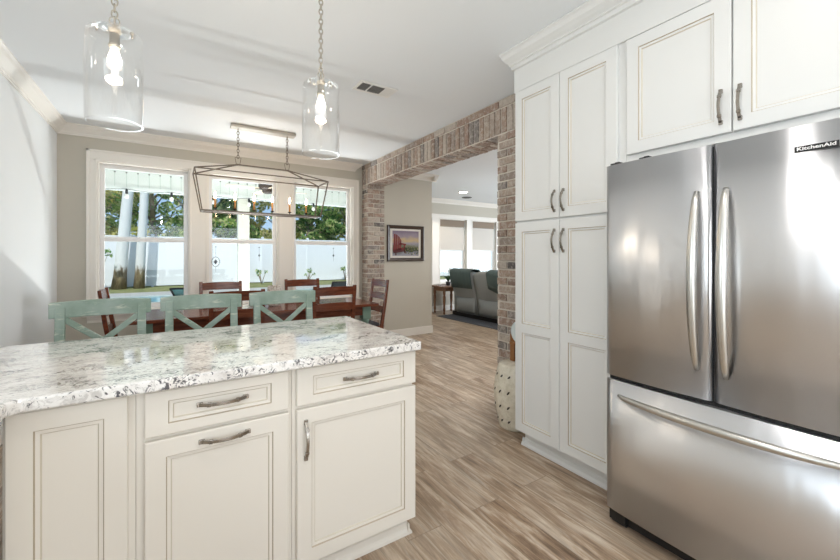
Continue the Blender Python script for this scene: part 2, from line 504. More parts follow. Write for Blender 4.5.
for a, b in WIN:
    mb.box(a, b, YB, YB + 0.16, 0, WZ0); mb.box(a, b, YB, YB + 0.16, WZ1, CZ)
struct('wall_back', mb, 'wall')
struct('wall_living_side', MB().box(3.67, 3.79, YB + 0.16, LB + 0.15, 0, CZ), 'wall')
LW = [(4.45, 5.26), (5.48, 6.34), (6.52, 7.38)]
LZ0, LZ1 = 0.68, 2.27
mb = MB()
xs = [3.79] + [x for w in LW for x in w] + [9.5]
for k in range(0, len(xs), 2): mb.box(xs[k], xs[k + 1], LB, LB + 0.15, 0, CZ)
for a, b in LW:
    mb.box(a, b, LB, LB + 0.15, 0, LZ0); mb.box(a, b, LB, LB + 0.15, LZ1, CZ)
struct('wall_living_back', mb, 'wall')
mb = MB()
mb.box(9.4, 9.55, -3.15, 2.2, 0, CZ); mb.box(9.4, 9.55, 5.8, LB, 0, CZ); mb.box(9.4, 9.55, 2.2, 5.8, 0, 0.7); mb.box(9.4, 9.55, 2.2, 5.8, 2.3, CZ)
struct('wall_living_right', mb, 'wall')

# crown moulding profile: (out from wall, down from ceiling)
CROWN = [(0, 0), (0.092, 0), (0.092, 0.012), (0.080, 0.020), (0.070, 0.040), (0.045, 0.062), (0.024, 0.080), (0.020, 0.092), (0.012, 0.096), (0.012, 0.108), (0, 0.108)]
def crown(name, fn, a, b, prof=CROWN, m='trim', parent=None):
    return struct(name, MB().prism(prof, fn, a, b), m, parent)
crown('trim_1', lambda u, v, w: (-1.03 + u, w, CZ - v), -3.1, YB)
# back crown: mitred return before the brick
mb = MB()
A = [mb.bm.verts.new((-1.03 + u * 0.98, YB - u, CZ - v)) for u, v in CROWN]
B = [mb.bm.verts.new((2.345 + u * 1.1, YB - u, CZ - v)) for u, v in CROWN]
n = len(CROWN)
for k in range(n): mb.bm.faces.new((A[k], A[(k + 1) % n], B[(k + 1) % n], B[k]))
mb.bm.faces.new(list(reversed(A))); mb.bm.faces.new(B)
struct('trim_2', mb, 'trim')
crown('trim_3', lambda u, v, w: (w, YB - u, CZ - v), 2.775, 3.88)
crown('trim_4', lambda u, v, w: (3.79 + u, w, CZ - v), YB - 0.09, LB)
crown('trim_5', lambda u, v, w: (w, LB - u, CZ - v), 3.79, 9.4)

def base(name, x0, x1, y0, y1): struct(name, MB().box(x0, x1, y0, y1, 0.0, 0.13), 'trim', bevel=0.006)
base('baseboard_back', 2.78, 3.805, YB - 0.016, YB)
base('baseboard_living_side', 3.79, 3.806, YB, LB)
base('baseboard_living_back', 3.806, 9.4, LB - 0.016, LB)
base('baseboard_left', -1.03, -1.014, 2.45, YB - 0.016)
base('baseboard_dining', -1.014, 2.44, YB - 0.016, YB)

# ------------------------------------------------------------------ brick archway
def brick_face(mb, P, u0, u1, v0, v1, bu, bv, off=0.0, joint=0.010, proud=0.012):
    """bricks on a face; P(u, v, n) -> point; bu, bv brick module; off shifts odd rows"""
    rows = max(1, round((v1 - v0) / bv)); h = (v1 - v0) / rows
    for r in range(rows):
        u = u0 - (off * bu if r % 2 else 0.0)
        while u < u1 - 1e-4:
            a, b = max(u, u0), min(u + bu, u1)
            if b - a > 0.022:
                j = joint / 2
                d = proud + random.uniform(-0.004, 0.003)
                s = lambda: random.uniform(-0.002, 0.002)
                a2 = a if a == u0 else a + j
                b2 = b if b == u1 else b - j
                lo, hi = v0 + r * h + j + s(), v0 + (r + 1) * h - j + s()
                c = 0.004
                F = [P(a2 + c, lo + c, d), P(b2 - c, lo + c, d), P(b2 - c, hi - c, d), P(a2 + c, hi - c, d)]
                K = [P(a2, lo, -0.002), P(b2, lo, -0.002), P(b2, hi, -0.002), P(a2, hi, -0.002)]
                f = [mb.bm.verts.new(p) for p in F]; k = [mb.bm.verts.new(p) for p in K]
                mb.bm.faces.new(f)
                for q in range(4): mb.bm.faces.new((k[q], k[(q + 1) % 4], f[(q + 1) % 4], f[q]))
                mb.bm.faces.new(list(reversed(k)))
            u += bu
BX0, BX1 = 2.482, 2.765
Y0, Y1, Y2, Y3 = 1.897, 2.53, 5.30, YB - 0.002
LZ = 2.43
core = MB()
core.box(BX0, BX1, Y0, Y1, 0, LZ); core.box(BX0, BX1, Y2, Y3, 0, LZ); core.box(BX0, BX1, Y0, Y3, LZ, CZ - 0.001)
arch = struct('wall_brick', core, 'mortar')
mb = MB()
XF = lambda u, v, n: (BX0 - n, u, v)
brick_face(mb, XF, Y0, Y1, 0, LZ, 0.205, 0.0715, 0.5)
brick_face(mb, XF, Y2, Y3, 0, LZ, 0.205, 0.0715, 0.5)
brick_face(mb, XF, Y0, Y3, LZ, 2.662, 0.0735, 0.232, 0)
brick_face(mb, XF, Y0, Y3, 2.662, CZ - 0.004, 0.205, 0.077, 0)
brick_face(mb, lambda u, v, n: (u, Y2 - n, v), BX0, BX1, 0, LZ, 0.205, 0.0715, 0.5)
brick_face(mb, lambda u, v, n: (u, Y1 + n, v), BX0, BX1, 0, LZ, 0.205, 0.0715, 0.5)
brick_face(mb, lambda u, v, n: (v, u, LZ - n), Y1 + .012, Y2 - .012, BX0, BX1, 0.0735, 0.141, 0.5)
brick_face(mb, lambda u, v, n: (BX1 + n, u, v), Y0, Y1, 0, LZ, 0.205, 0.0715, 0.5)
brick_face(mb, lambda u, v, n: (BX1 + n, u, v), Y0, YB, LZ, CZ - .004, 0.205, 0.0715, 0.5)
obj('brick_facing', mb, 'brick', arch)

# ------------------------------------------------------------------ dining windows
def window(name, x0, x1, z0, z1, yf, depth, label_parent=None, rail=None):
    w = bpy.data.objects.new(name, None); w.location = ((x0 + x1) / 2, yf + depth / 2, z0); C.objects.link(w); w['kind'] = 'structure'
    f = MB(); t = 0.022
    f.box(x0, x0 + t, yf, yf + depth, z0, z1); f.box(x1 - t, x1, yf, yf + depth, z0, z1)
    f.box(x0 + t, x1 - t, yf, yf + depth, z1 - t, z1); f.box(x0 + t, x1 - t, yf, yf + depth, z0, z0 + t)
    obj('window_frame', f, 'trim', w, bevel=0.002)
    zm = rail or (z0 + z1) / 2
    for nm, a, b, y in (('lower_sash', z0 + t, zm + 0.022, yf + depth * 0.42), ('upper_sash', zm - 0.012, z1 - t, yf + depth * 0.62)):
        s = MB(); q = 0.042; xa, xb = x0 + t, x1 - t
        s.box(xa, xa + q, y, y + 0.03, a, b); s.box(xb - q, xb, y, y + 0.03, a, b)
        s.box(xa + q, xb - q, y, y + 0.03, b - 0.046, b); s.box(xa + q, xb - q, y, y + 0.03, a, a + (0.06 if nm == 'lower_sash' else 0.046))
        so = obj(nm, s, 'vinyl', w, bevel=0.003)
        obj('glass_pane', MB().box(xa + q - 0.004, xb - q + 0.004, y + 0.013, y + 0.017, a + 0.03, b - 0.03), 'pane', so)
    return w
for k, (a, b) in enumerate(WIN): window('window_%d' % (k + 1), a, b, WZ0, WZ1, YB + 0.02, 0.13, rail=1.525)
# casing, stool and apron around the three windows
def casing(name, wins, z0, z1, yf, cw_side, cw_top, left, right):
    mb = MB()
    y = lambda d: yf - d
    def board(xa, xb, za, zb, vert=True):
        mb.box(xa, xb, y(0.018), y(-0.001), za, zb)
    board(left, wins[0][0] + 0.006, z0, z1)
    for (a, b), (c, d) in zip(wins, wins[1:]): board(b - 0.006, c + 0.006, z0, z1)
    board(wins[-1][1] - 0.006, right, z0, z1)
    mb.box(left, right, y(0.018), y(-0.001), z1, z1 + cw_top)
    # back band
    mb.box(left - 0.004, left + 0.022, y(0.030), y(0.017), z0, z1 + cw_top + 0.004)
    mb.box(right - 0.022, right + 0.004, y(0.030), y(0.017), z0, z1 + cw_top + 0.004)
    mb.box(left - 0.004, right + 0.004, y(0.030), y(0.017), z1 + cw_top - 0.018, z1 + cw_top + 0.004)
    for a, b in wins:   # inner bead round each opening
        mb.box(a - 0.014, a + 0.008, y(0.026), y(0.017), z0, z1 + 0.012); mb.box(b - 0.008, b + 0.014, y(0.026), y(0.017), z0, z1 + 0.012)
        mb.box(a - 0.014, b + 0.014, y(0.026), y(0.017), z1 - 0.006, z1 + 0.014)
    return struct(name, mb, 'trim', bevel=0.003)
casing('trim_6', WIN, WZ0, 2.395, YB, 0.075, 0.108, -0.788, 2.41)
mb = MB().box(-0.82, 2.435, YB - 0.06, YB + 0.02, WZ0 - 0.026, WZ0)
mb.prism([(0, 0), (0.022, 0), (0.02, 0.03), (0.012, 0.05), (0.012, 0.075), (0, 0.075)], lambda u, v, w: (w, YB - u, WZ0 - 0.026 - v), -0.79, 2.41)
struct('trim_7', mb, 'trim', bevel=0.004)
for k, (a, b) in enumerate(LW): window('window_%d' % (k + 4), a, b, LZ0, LZ1, LB + 0.02, 0.12, rail=1.49)
casing('trim_8', LW, LZ0, LZ1 - 0.004, LB, 0.09, 0.10, 4.36, 7.48)
struct('trim_9', MB().box(4.33, 7.51, LB - 0.05, LB + 0.02, LZ0 - 0.03, LZ0), 'trim', bevel=0.004)
# the window over the sink (beside the camera)
mb = MB()
for a, b, c, d in ((-0.85, -0.80, 1.1, 2.2), (0.60, 0.65, 1.1, 2.2), (-0.80, 0.60, 1.1, 1.15), (-0.80, 0.60, 2.15, 2.2), (-0.12, -0.08, 1.15, 2.15)):
    mb.box(-1.12, -1.06, a, b, c, d)
w7 = struct('window_7', mb, 'vinyl')
obj('glass_pane', MB().box(-1.092, -1.088, -0.8, 0.6, 1.15, 2.15), 'pane', w7)

# ------------------------------------------------------------------ cabinetry helpers
GL, PT = 1, 0
def panel_door(mb, P, u0, u1, v0, v1, t=0.02, fr=0.062, mids=(), top=None, bot=None):
    """shaker-with-bead door; P(u, v, n); mids: list of (va, vb) middle rails"""
    top = top or fr; bot = bot or fr
    q = lambda pts, mi: mb.face([P(*p) for p in pts], mi)
    e = 0.003
    ops = []
    lo = v0 + bot
    for a, b in mids: ops.append((lo, a)); lo = b
    ops.append((lo, v1 - top))
    rails = [(v0 + e, ops[0][0])] + [(ops[k][1], ops[k + 1][0]) for k in range(len(ops) - 1)] + [(ops[-1][1], v1 - e)]
    q([(u0 + e, v0 + e, t), (u0 + fr, v0 + e, t), (u0 + fr, v1 - e, t), (u0 + e, v1 - e, t)], PT)
    q([(u1 - fr, v0 + e, t), (u1 - e, v0 + e, t), (u1 - e, v1 - e, t), (u1 - fr, v1 - e, t)], PT)
    for a, b in rails: q([(u0 + fr, a, t), (u1 - fr, a, t), (u1 - fr, b, t), (u0 + fr, b, t)], PT)
    # outer edge with a small eased corner
    o0 = [(u0, v0), (u1, v0), (u1, v1), (u0, v1)]; o1 = [(u0 + e, v0 + e), (u1 - e, v0 + e), (u1 - e, v1 - e), (u0 + e, v1 - e)]
    for k in range(4):
        j = (k + 1) % 4
        q([(*o0[k], t - e), (*o0[j], t - e), (*o1[j], t), (*o1[k], t)], PT)
        q([(*o0[k], 0), (*o0[j], 0), (*o0[j], t - e), (*o0[k], t - e)], GL if False else PT)
    q([(*p, 0) for p in o0], PT)
    steps = [(0.0, t), (0.003, t - 0.005), (0.013, t - 0.006), (0.0165, t - 0.0115)]
    mi = [GL, PT, 2]
    for a, b in ops:
        rect = lambda s: [(u0 + fr + s, a + s), (u1 - fr - s, a + s), (u1 - fr - s, b - s), (u0 + fr + s, b - s)]
        for (s0, n0), (s1, n1), m_ in zip(steps, steps[1:], mi):
            r0, r1 = rect(s0), rect(s1)
            for k in range(4):
                j = (k + 1) % 4
                q([(*r0[k], n0), (*r0[j], n0), (*r1[j], n1), (*r1[k], n1)], m_)
        q([(*p, steps[-1][1]) for p in rect(steps[-1][0])], PT)
    bmesh.ops.remove_doubles(mb.bm, verts=mb.bm.verts, dist=1e-5)

def bow_pull(P, c, v, length, vertical, n0):
    """arched strap pull with flat feet and two collars; P(u, v, n)"""
    mb = MB()
    K = 18
    def at(s, n): return P(c, v + s, n0 + n) if vertical else P(c + s, v, n0 + n)
    z0 = Vector(P(0, 0, 0))
    side = Vector(P(1, 0, 0)) - z0 if vertical else Vector(P(0, 1, 0)) - z0
    pts, ws, ts = [], [], []
    for k in range(K + 1):
        f = k / K
        s = (f - 0.5) * length
        n = 0.005 + 0.026 * math.sin(PI * min(max((f - 0.06) / 0.88, 0), 1)) ** 0.75
        pts.append(at(s, n)); ws.append(0.0135 - 0.002 * math.sin(PI * f)); ts.append(0.008 - 0.002 * math.sin(PI * f))
    mb.strap(pts, side, ws, ts)
    for sg in (-1, 1):
        s = sg * (length / 2 - 0.010)
        mb.strap([at(s - 0.009, 0.004), at(s + 0.009, 0.004)], side, 0.0150, 0.0088)
        s = sg * length * 0.30
        k = int(round((0.5 + sg * 0.30) * K))
        d = Vector(pts[k + 1]) - Vector(pts[k - 1]); d.normalize()
        p = Vector(pts[k])
        mb.strap([p - d * 0.006, p + d * 0.006], side, 0.0150, 0.0098)
    return mb

def add_door(name, parent, P, u0, u1, v0, v1, pull=None, paint='paint', **k):
    mb = MB(); panel_door(mb, P, u0, u1, v0, v1, **k)
    d = obj(name, mb, [paint, 'glaze', 'glaze_light'], parent)
    if pull:
        c, v, L, vert, n0 = pull
        obj('handle', bow_pull(P, c, v, L, vert, n0), 'pewter', d, bevel=0.0012)
    return d

# ------------------------------------------------------------------ peninsula
YF = 1.53
PF = lambda u, v, n: (u, YF - n, v)        # doors facing the camera
def base_unit(label, x0, x1, group='base cabinets of the peninsula'):
    t = thing('base_cabinet', label, 'cabinet', ((x0 + x1) / 2, 1.83, 0), group=group)
    b = MB().box(x0, x1, YF, 2.12, 0.10, 0.899)
    b.box(x0, x1, YF + 0.055, 2.10, 0.0, 0.10)
    obj('carcass', b, 'cream', t, bevel=0.001)
    s = MB().prism([(0, 0), (0.022, 0), (0.020, 0.012), (0.008, 0.026), (0.006, 0.05), (0, 0.055)], lambda u, v, w: (w, YF + 0.055 - u, v), x0, x1)
    obj('base_moulding', s, 'cream', t)
    return t
t = base_unit('cream end cabinet of the peninsula with one drawer over a door with upright pull', 0.3905, 0.945)
add_door('drawer', t, PF, 0.406, 0.953, 0.742, 0.890, (0.6805, 0.816, 0.165, False, 0.0085), fr=0.064, top=0.036, bot=0.036, paint='cream')
add_door('door', t, PF, 0.406, 0.953, 0.112, 0.728, (0.440, 0.607, 0.160, True, 0.02), fr=0.058, paint='cream')
s = MB().prism([(0, 0), (0.022, 0), (0.020, 0.012), (0.008, 0.026), (0.006, 0.05), (0, 0.055)], lambda u, v, w: (0.945 + u, w, v), YF + 0.033, 2.11)
obj('end_moulding', s, 'cream', t)
t = base_unit('cream peninsula cabinet with two level pulls on drawer and tall front below', -0.0995, 0.3895)
add_door('drawer', t, PF, -0.077, 0.376, 0.742, 0.890, (0.151, 0.819, 0.165, False, 0.0085), fr=0.064, top=0.036, bot=0.036, paint='cream')
add_door('pull_out_front', t, PF, -0.077, 0.376, 0.100, 0.728, (0.156, 0.695, 0.165, False, 0.02), fr=0.058, paint='cream')
t = base_unit('cream corner cabinet with one tall plain door and no pull', -0.40, -0.1005)
add_door('door', t, PF, -0.392, -0.119, 0.100, 0.890, fr=0.058, paint='cream')
# run along the left wall
PL = lambda u, v, n: (-0.42 + n, u, v)
t = thing('base_cabinet', 'cream cabinet edge at the far left, turned toward the aisle', 'cabinet', (-0.7, 0.7, 0), group='base cabinets of the peninsula')
b = MB().box(-1.0, -0.42, 0.0, 1.525, 0.10, 0.899).box(-1.0, -0.47, 0.0, 1.525, 0, 0.10)
obj('carcass', b, 'cream', t)
add_door('door', t, PL, 0.95, 1.49, 0.112, 0.890, (1.0, 0.60, 0.16, True, 0.02), paint='cream')
add_door('door', t, PL, 0.40, 0.94, 0.112, 0.890, (0.45, 0.60, 0.16, True, 0.02), paint='cream')

mb = MB()
poly = [(-1.028, 0.0), (-0.373, 0.0), (-0.373, 1.448), (-0.352, 1.470), (0.96, 1.470), (0.96, 2.376), (-1.028, 2.376)]
mb.prism(poly, lambda u, v, w: (u, v, w), 0.9005, 0.940)
tag(obj('worktop', mb, 'quartz', bevel=0.007, seg=3), 'white and grey flecked quartz worktop covering the whole peninsula', 'worktop')

# ------------------------------------------------------------------ tall pantry and over-fridge cabinet
PR = lambda u, v, n: (2.04 - n, u, v)
YT0, YT1 = 1.118, 1.893
t = thing('pantry_cabinet', 'tall white pantry cabinet with four doors, between brick pillar and refrigerator', 'cabinet', (2.35, 1.5, 0))
b = MB().box(2.04, 2.65, YT0, YT1, 0.11, 2.62).box(2.09, 2.64, YT0, YT1 - 0.03, 0.0, 0.11)
obj('carcass', b, 'paint', t, bevel=0.001)
mp = [(0, 0), (0.020, 0), (0.018, 0.012), (0.007, 0.024), (0.005, 0.045), (0, 0.05)]
b = MB().prism(mp, lambda u, v, w: (2.09 - u, w, v), YT0, YT1 - 0.01).prism(mp, lambda u, v, w: (w, YT1 - 0.03 + u, v), 2.07, 2.46)
obj('base_moulding', b, 'paint', t)
ym = 1.528
add_door('door', t, PR, ym + 0.002, YT1 - 0.001, 0.118, 1.562, (1.561, 1.43, 0.152, True, 0.02), mids=[(0.806, 0.868)])
add_door('door', t, PR, 1.158, ym - 0.002, 0.118, 1.562, (1.495, 1.43, 0.152, True, 0.02), mids=[(0.806, 0.868)])
add_door('door', t, PR, ym + 0.002, YT1 - 0.001, 1.575, 2.478, (1.561, 1.68, 0.142, True, 0.02))
add_door('door', t, PR, 1.158, ym - 0.002, 1.575, 2.478, (1.495, 1.68, 0.142, True, 0.02))
t = thing('fridge_cabinet', 'white two-door cabinet built in above the refrigerator', 'cabinet', (2.35, 0.65, 1.82))
b = MB().box(2.04, 2.65, 0.15, YT0 - 0.001, 1.835, 2.62)
obj('carcass', b, 'paint', t, bevel=0.001)
add_door('door', t, PR, 0.654, 1.108, 1.868, 2.476, (0.690, 1.985, 0.155, True, 0.02))
add_door('door', t, PR, 0.190, 0.648, 1.868, 2.476, (0.622, 1.985, 0.155, True, 0.02))
t = thing('side_cabinet', 'white cabinet panel beyond the far side of the refrigerator', 'cabinet', (2.35, 0.0, 0))
obj('side_panel', MB().box(2.04, 2.65, 0.11, 0.149, 0, 2.62), 'paint', t)
# fascia and crown above the cabinets
mb = MB().box(2.026, 2.05, 0.11, YT1 + 0.012, 2.482, CZ - 0.002).box(2.05, 2.47, YT1, YT1 + 0.002, 2.622, CZ - 0.002).box(2.05, 2.65, 0.15, YT1 - .002, 2.622, CZ - 0.002)
struct('trim_10', mb, 'paint', bevel=0.001)
CR2 = [(0, 0), (0.105, 0), (0.105, 0.012), (0.092, 0.020), (0.080, 0.040), (0.056, 0.056), (0.036, 0.066), (0.034, 0.076), (0.022, 0.078), (0.018, 0.100), (0, 0.102)]
mb = MB()
def sweep(mb, prof, path):
    prev = None; first = None
    for p in path:
        vs = [mb.bm.verts.new(p(u, v)) for u, v in prof]
        if prev:
            for k in range(len(prof)): mb.bm.faces.new((prev[k], prev[(k + 1) % len(prof)], vs[(k + 1) % len(prof)], vs[k]))
        else: first = vs
        prev = vs
    mb.bm.faces.new(list(reversed(first))); mb.bm.faces.new(prev)
yl = YT1 + 0.013
sweep(mb, CR2, [lambda u, v: (2.026 - u, -0.2, CZ - 0.001 - v), lambda u, v: (2.026 - u, yl + u * 0.42, CZ - 0.001 - v), lambda u, v: (2.466, yl + u * 0.42, CZ - 0.001 - v)])
struct('trim_11', mb, 'paint')

# ------------------------------------------------------------------ refrigerator
FX = 1.835
t = thing('refrigerator', 'stainless steel french-door refrigerator with bottom freezer drawer', 'refrigerator', (2.2, 0.65, 0))
obj('body', MB().box(FX + 0.055, 2.6, 0.205, 1.098, 0.06, 1.765), mat('grey_fridge_side', srgb(120, 120, 122), 0.5, 0.4), t, bevel=0.004)
def fridge_front(y0, y1, z0, z1, bulge, th=0.055, ec=0.005):
    mb = MB(); K = 24
    P = []
    for k in range(K + 1):
        f = k / K
        y = y0 + (y1 - y0) * f
        e = min(f, 1 - f) * (y1 - y0)
        ease = -ec * (1 - min(e / 0.014, 1)) ** 2
        P.append((y, FX - bulge * math.sin(PI * f) ** 0.8 - ease))
    poly = P + [(y1, FX + th), (y0, FX + th)]
    A = [mb.bm.verts.new((x, y, z0)) for y, x in poly]; B = [mb.bm.verts.new((x, y, z1)) for y, x in poly]
    n = len(poly)
    for k in range(n):
        f = mb.bm.faces.new((A[k], A[(k + 1) % n], B[(k + 1) % n], B[k])); f.smooth = k < K
    mb.bm.faces.new(list(reversed(A))); mb.bm.faces.new(B)
    return mb
def bow_handle(pts, r):
    return MB().tube(pts, r, 14)
dl = obj('left_door', fridge_front(0.6585, 1.106, 0.742, 1.783, 0.012), 'steel', t)
obj('handle', bow_handle([(FX - 0.012 - 0.052 * math.sin(PI * k / 20) ** 0.7, 0.706, 0.862 + 0.736 * k / 20) for k in range(21)], [0.010 + 0.008 * math.sin(PI * k / 20) ** 0.5 for k in range(21)]), 'satin_handle', dl)
dr = obj('right_door', fridge_front(0.208, 0.6515, 0.742, 1.783, 0.012), 'steel', t)
obj('handle', bow_handle([(FX - 0.012 - 0.052 * math.sin(PI * k / 20) ** 0.7, 0.606, 0.850 + 0.748 * k / 20) for k in range(21)], [0.010 + 0.008 * math.sin(PI * k / 20) ** 0.5 for k in range(21)]), 'satin_handle', dr)
bd = obj('badge', MB().box(FX - 0.013, FX - 0.006, 0.303, 0.410, 1.6915, 1.7115), 'black', dr, bevel=0.001)
bd['label'] = 'small black badge with white lettering'
cu = bpy.data.curves.new('lettering', 'FONT'); cu.body = 'KitchenAid'; cu.size = 0.0165; cu.extrude = 0.0006; cu.space_character = 1.0
cu.align_x = 'CENTER'; cu.align_y = 'CENTER'; cu.offset = 0.0004
tmp = bpy.data.objects.new('lettering_tmp', cu); C.objects.link(tmp)
bpy.context.view_layer.update()
me = bpy.data.meshes.new_from_object(tmp.evaluated_get(bpy.context.evaluated_depsgraph_get()))
bpy.data.objects.remove(tmp)
xs_ = [v.co.x for v in me.vertices]; wd = max(xs_) - min(xs_)
lm = Matrix(((0, 0, -1, FX - 0.0137), (-0.094 / wd, 0, 0, 0.3565), (0, 1, 0, 1.7015), (0, 0, 0, 1)))
me.transform(Matrix.Translation(-origin(bd)) @ lm)
me.materials.clear(); me.materials.append(M['badge_white'])
lo = bpy.data.objects.new('lettering', me); C.objects.link(lo); lo.parent = bd
fd = obj('freezer_drawer', fridge_front(0.208, 1.106, 0.075, 0.722, 0.016), 'steel', t)
obj('handle', bow_handle([(FX - 0.014 - 0.055 * math.sin(PI * k / 28) ** 0.6, 1.035 - 0.76 * k / 28, 0.652) for k in range(29)], [0.009 + 0.008 * math.sin(PI * k / 28) ** 0.5 for k in range(29)]), 'satin_handle', fd)
obj('gasket', MB().box(FX + 0.012, FX + 0.056, 0.212, 1.094, 0.08, 1.777), 'rubber', t)
obj('kick_grille', MB().box(FX + 0.03, FX + 0.06, 0.212, 1.094, 0.012, 0.075), 'black', t)
for y in (1.055, 0.25):
    b = MB().box(FX + 0.006, FX + 0.09, y - 0.04, y + 0.04, 0.022, 0.074)
    b.tube([(FX + 0.035, y - 0.036, 0.017), (FX + 0.035, y + 0.036, 0.017)], 0.017, 14)
    obj('roller_foot', b, 'black', t, bevel=0.003)
for y in (1.07, 0.93):
    obj('hinge_cover', MB().box(FX + 0.012, FX + 0.10, y - 0.024, y + 0.024, 1.779, 1.796).box(FX + 0.03, FX + 0.08, y - 0.012, y + 0.012, 1.796, 1.803), 'black', t, bevel=0.004)

# ------------------------------------------------------------------ pendants
def chain(mb, x, y, z0, z1, r=0.0030, link=0.032, wd=0.0095):
    z, k = z1, 0
    while z > z0 + 0.004:
        c = z - link / 2; pts = []
        for j in range(14):
            a = 2 * PI * j / 14
            du, dv = wd * math.cos(a) * (1 if abs(math.sin(a)) < .9 else .9), link / 2 * math.sin(a)
            pts.append((x + (du if k % 2 else 0), y + (0 if k % 2 else du), c + dv))
        mb.tube(pts, r, 6, closed=True)
        z -= link - 2.4 * r; k += 1
    return mb
PX, PY, PZ = 0.0, 1.92, 1.852
def pendant(x, label):
    t = thing('pendant_light', label, 'pendant light', (x, PY, PZ), group='glass pendants over the peninsula')
    c = lambda dz=0: (x, PY, PZ + dz)
    r = 0.0925; h = 0.365
    outer = [(r, 0.0), (r, h - 0.025), (r - 0.004, h - 0.012), (r - 0.014, h - 0.003), (r - 0.03, h), (0.016, h)]
    inner = [(0.016, h - 0.004), (r - 0.03, h - 0.004), (r - 0.016, h - 0.007), (r - 0.007, h - 0.015), (r - 0.004, h - 0.026), (r - 0.004, 0.0)]
    mb = MB(); prof = outer + inner; prev = first = None
    for rr, z in prof:
        prev = mb.ring([(x + rr * math.cos(2 * PI * j / 48), PY + rr * math.sin(2 * PI * j / 48), PZ + z) for j in range(48)], prev)
        first = first or prev
    for j in range(48):
        f = mb.bm.faces.new((prev[j], prev[(j + 1) % 48], first[(j + 1) % 48], first[j]))
    obj('glass_shade', mb, 'clear_glass', t)
    obj('shade_cap', MB().lathe([(0.015, h - 0.012), (0.022, h + 0.001), (0.022, h + 0.005), (0.012, h + 0.010), (0.006, h + 0.018), (0.004, h + 0.026)], c(), 20), 'nickel', t)
    pts = [(x + 0.016 * math.cos(a), PY, PZ + h + 0.040 + 0.017 * math.sin(a)) for a in [2 * PI * j / 16 for j in range(16)]]
    obj('hanging_ring', MB().tube(pts, 0.0024, 8, closed=True), 'nickel', t)
    for sx in (-1, 1):
        mb = MB()
        mb.tube([(x + sx * 0.055, PY, PZ + h - 0.012), (x + sx * 0.055, PY, PZ + h + 0.008)], 0.003, 8)
        mb.lathe([(0.003, 0), (0.0065, 0.003), (0.0065, 0.008), (0.003, 0.012)], (x + sx * 0.055, PY, PZ + h + 0.004), 12)
        obj('shade_screw', mb, 'nickel', t)
    obj('socket', MB().lathe([(0.010, -0.004), (0.017, -0.010), (0.017, -0.050), (0.020, -0.052), (0.020, -0.062), (0.016, -0.066)][::-1], c(h), 20), 'nickel', t)
    obj('bulb', MB().lathe([(0.0115, -0.066), (0.013, -0.076), (0.018, -0.092), (0.0225, -0.108), (0.0235, -0.119), (0.021, -0.131), (0.012, -0.140), (0.002, -0.143)][::-1], c(h), 20), 'filament', t)
    obj('chain', chain(MB(), x, PY, PZ + h + 0.052, CZ - 0.02), 'nickel', t)
    obj('canopy', MB().lathe([(0.010, -0.030), (0.03, -0.026), (0.058, -0.012), (0.062, -0.001)], (x, PY, CZ - 0.0), 28), 'nickel', t)
    d = bpy.data.lights.new('pendant_glow', 'POINT'); d.energy = 3.0; d.color = WARM; d.shadow_soft_size = 0.03
    o = bpy.data.objects.new('pendant_glow', d); o.location = (0, 0, h - 0.20); o.parent = t; C.objects.link(o)
pendant(-0.193, 'clear glass cylinder pendant on chain, nearest the left wall')
pendant(0.637, 'clear glass cylinder pendant on chain, over the middle of the peninsula')

# ------------------------------------------------------------------ lantern chandelier
CY = 4.515
t = thing('lantern_chandelier', 'long bronze open-frame lantern chandelier with six candles over dining table', 'chandelier', (0.845, CY, 1.79))
b = MB().box(0.515, 1.19, CY - 0.055, CY + 0.055, CZ - 0.034, CZ - 0.001)
obj('canopy', b, 'nickel', t, bevel=0.006)
for x in (0.589, 1.102):
    obj('chain', chain(MB(), x, CY, 2.395, CZ - 0.034, r=0.0034, link=0.040, wd=0.011), 'bronze', t)
    b = MB().tube([(x - 0.018, CY, 2.325), (x - 0.030, CY, 2.392), (x + 0.030, CY, 2.392), (x + 0.018, CY, 2.325)], 0.0035, 8, closed=True)
    obj('hanger_loop', b, 'bronze', t)
mb = MB()
bar = lambda a, b_, r=0.0082: mb.tube([a, b_], r, 4, smooth=False)
X0, X1, ya, yb, zt = 0.178, 1.525, 4.335, 4.695, 2.205
x0, x1, yc, yd, zb = 0.245, 1.458, 4.405, 4.625, 1.800
T = [(X0, ya, zt), (X1, ya, zt), (X1, yb, zt), (X0, yb, zt)]; Bt = [(x0, yc, zb), (x1, yc, zb), (x1, yd, zb), (x0, yd, zb)]
for k in range(4):
    bar(T[k], T[(k + 1) % 4]); bar(Bt[k], Bt[(k + 1) % 4]); bar(T[k], Bt[k])
rl, rr_ = (0.589, CY, 2.318), (1.102, CY, 2.318)
bar(rl, rr_)
bar(rl, T[0]); bar(rl, T[3]); bar(rr_, T[1]); bar(rr_, T[2])
obj('frame', mb, 'bronze', t)
mb = MB().box(0.25, 1.455, CY - 0.024, CY + 0.024, 1.796, 1.812).box(x0, x0 + 0.02, yc, yd, 1.794, 1.806).box(x1 - 0.02, x1, yc, yd, 1.794, 1.806)
obj('candle_bar', mb, 'bronze', t, bevel=0.002)
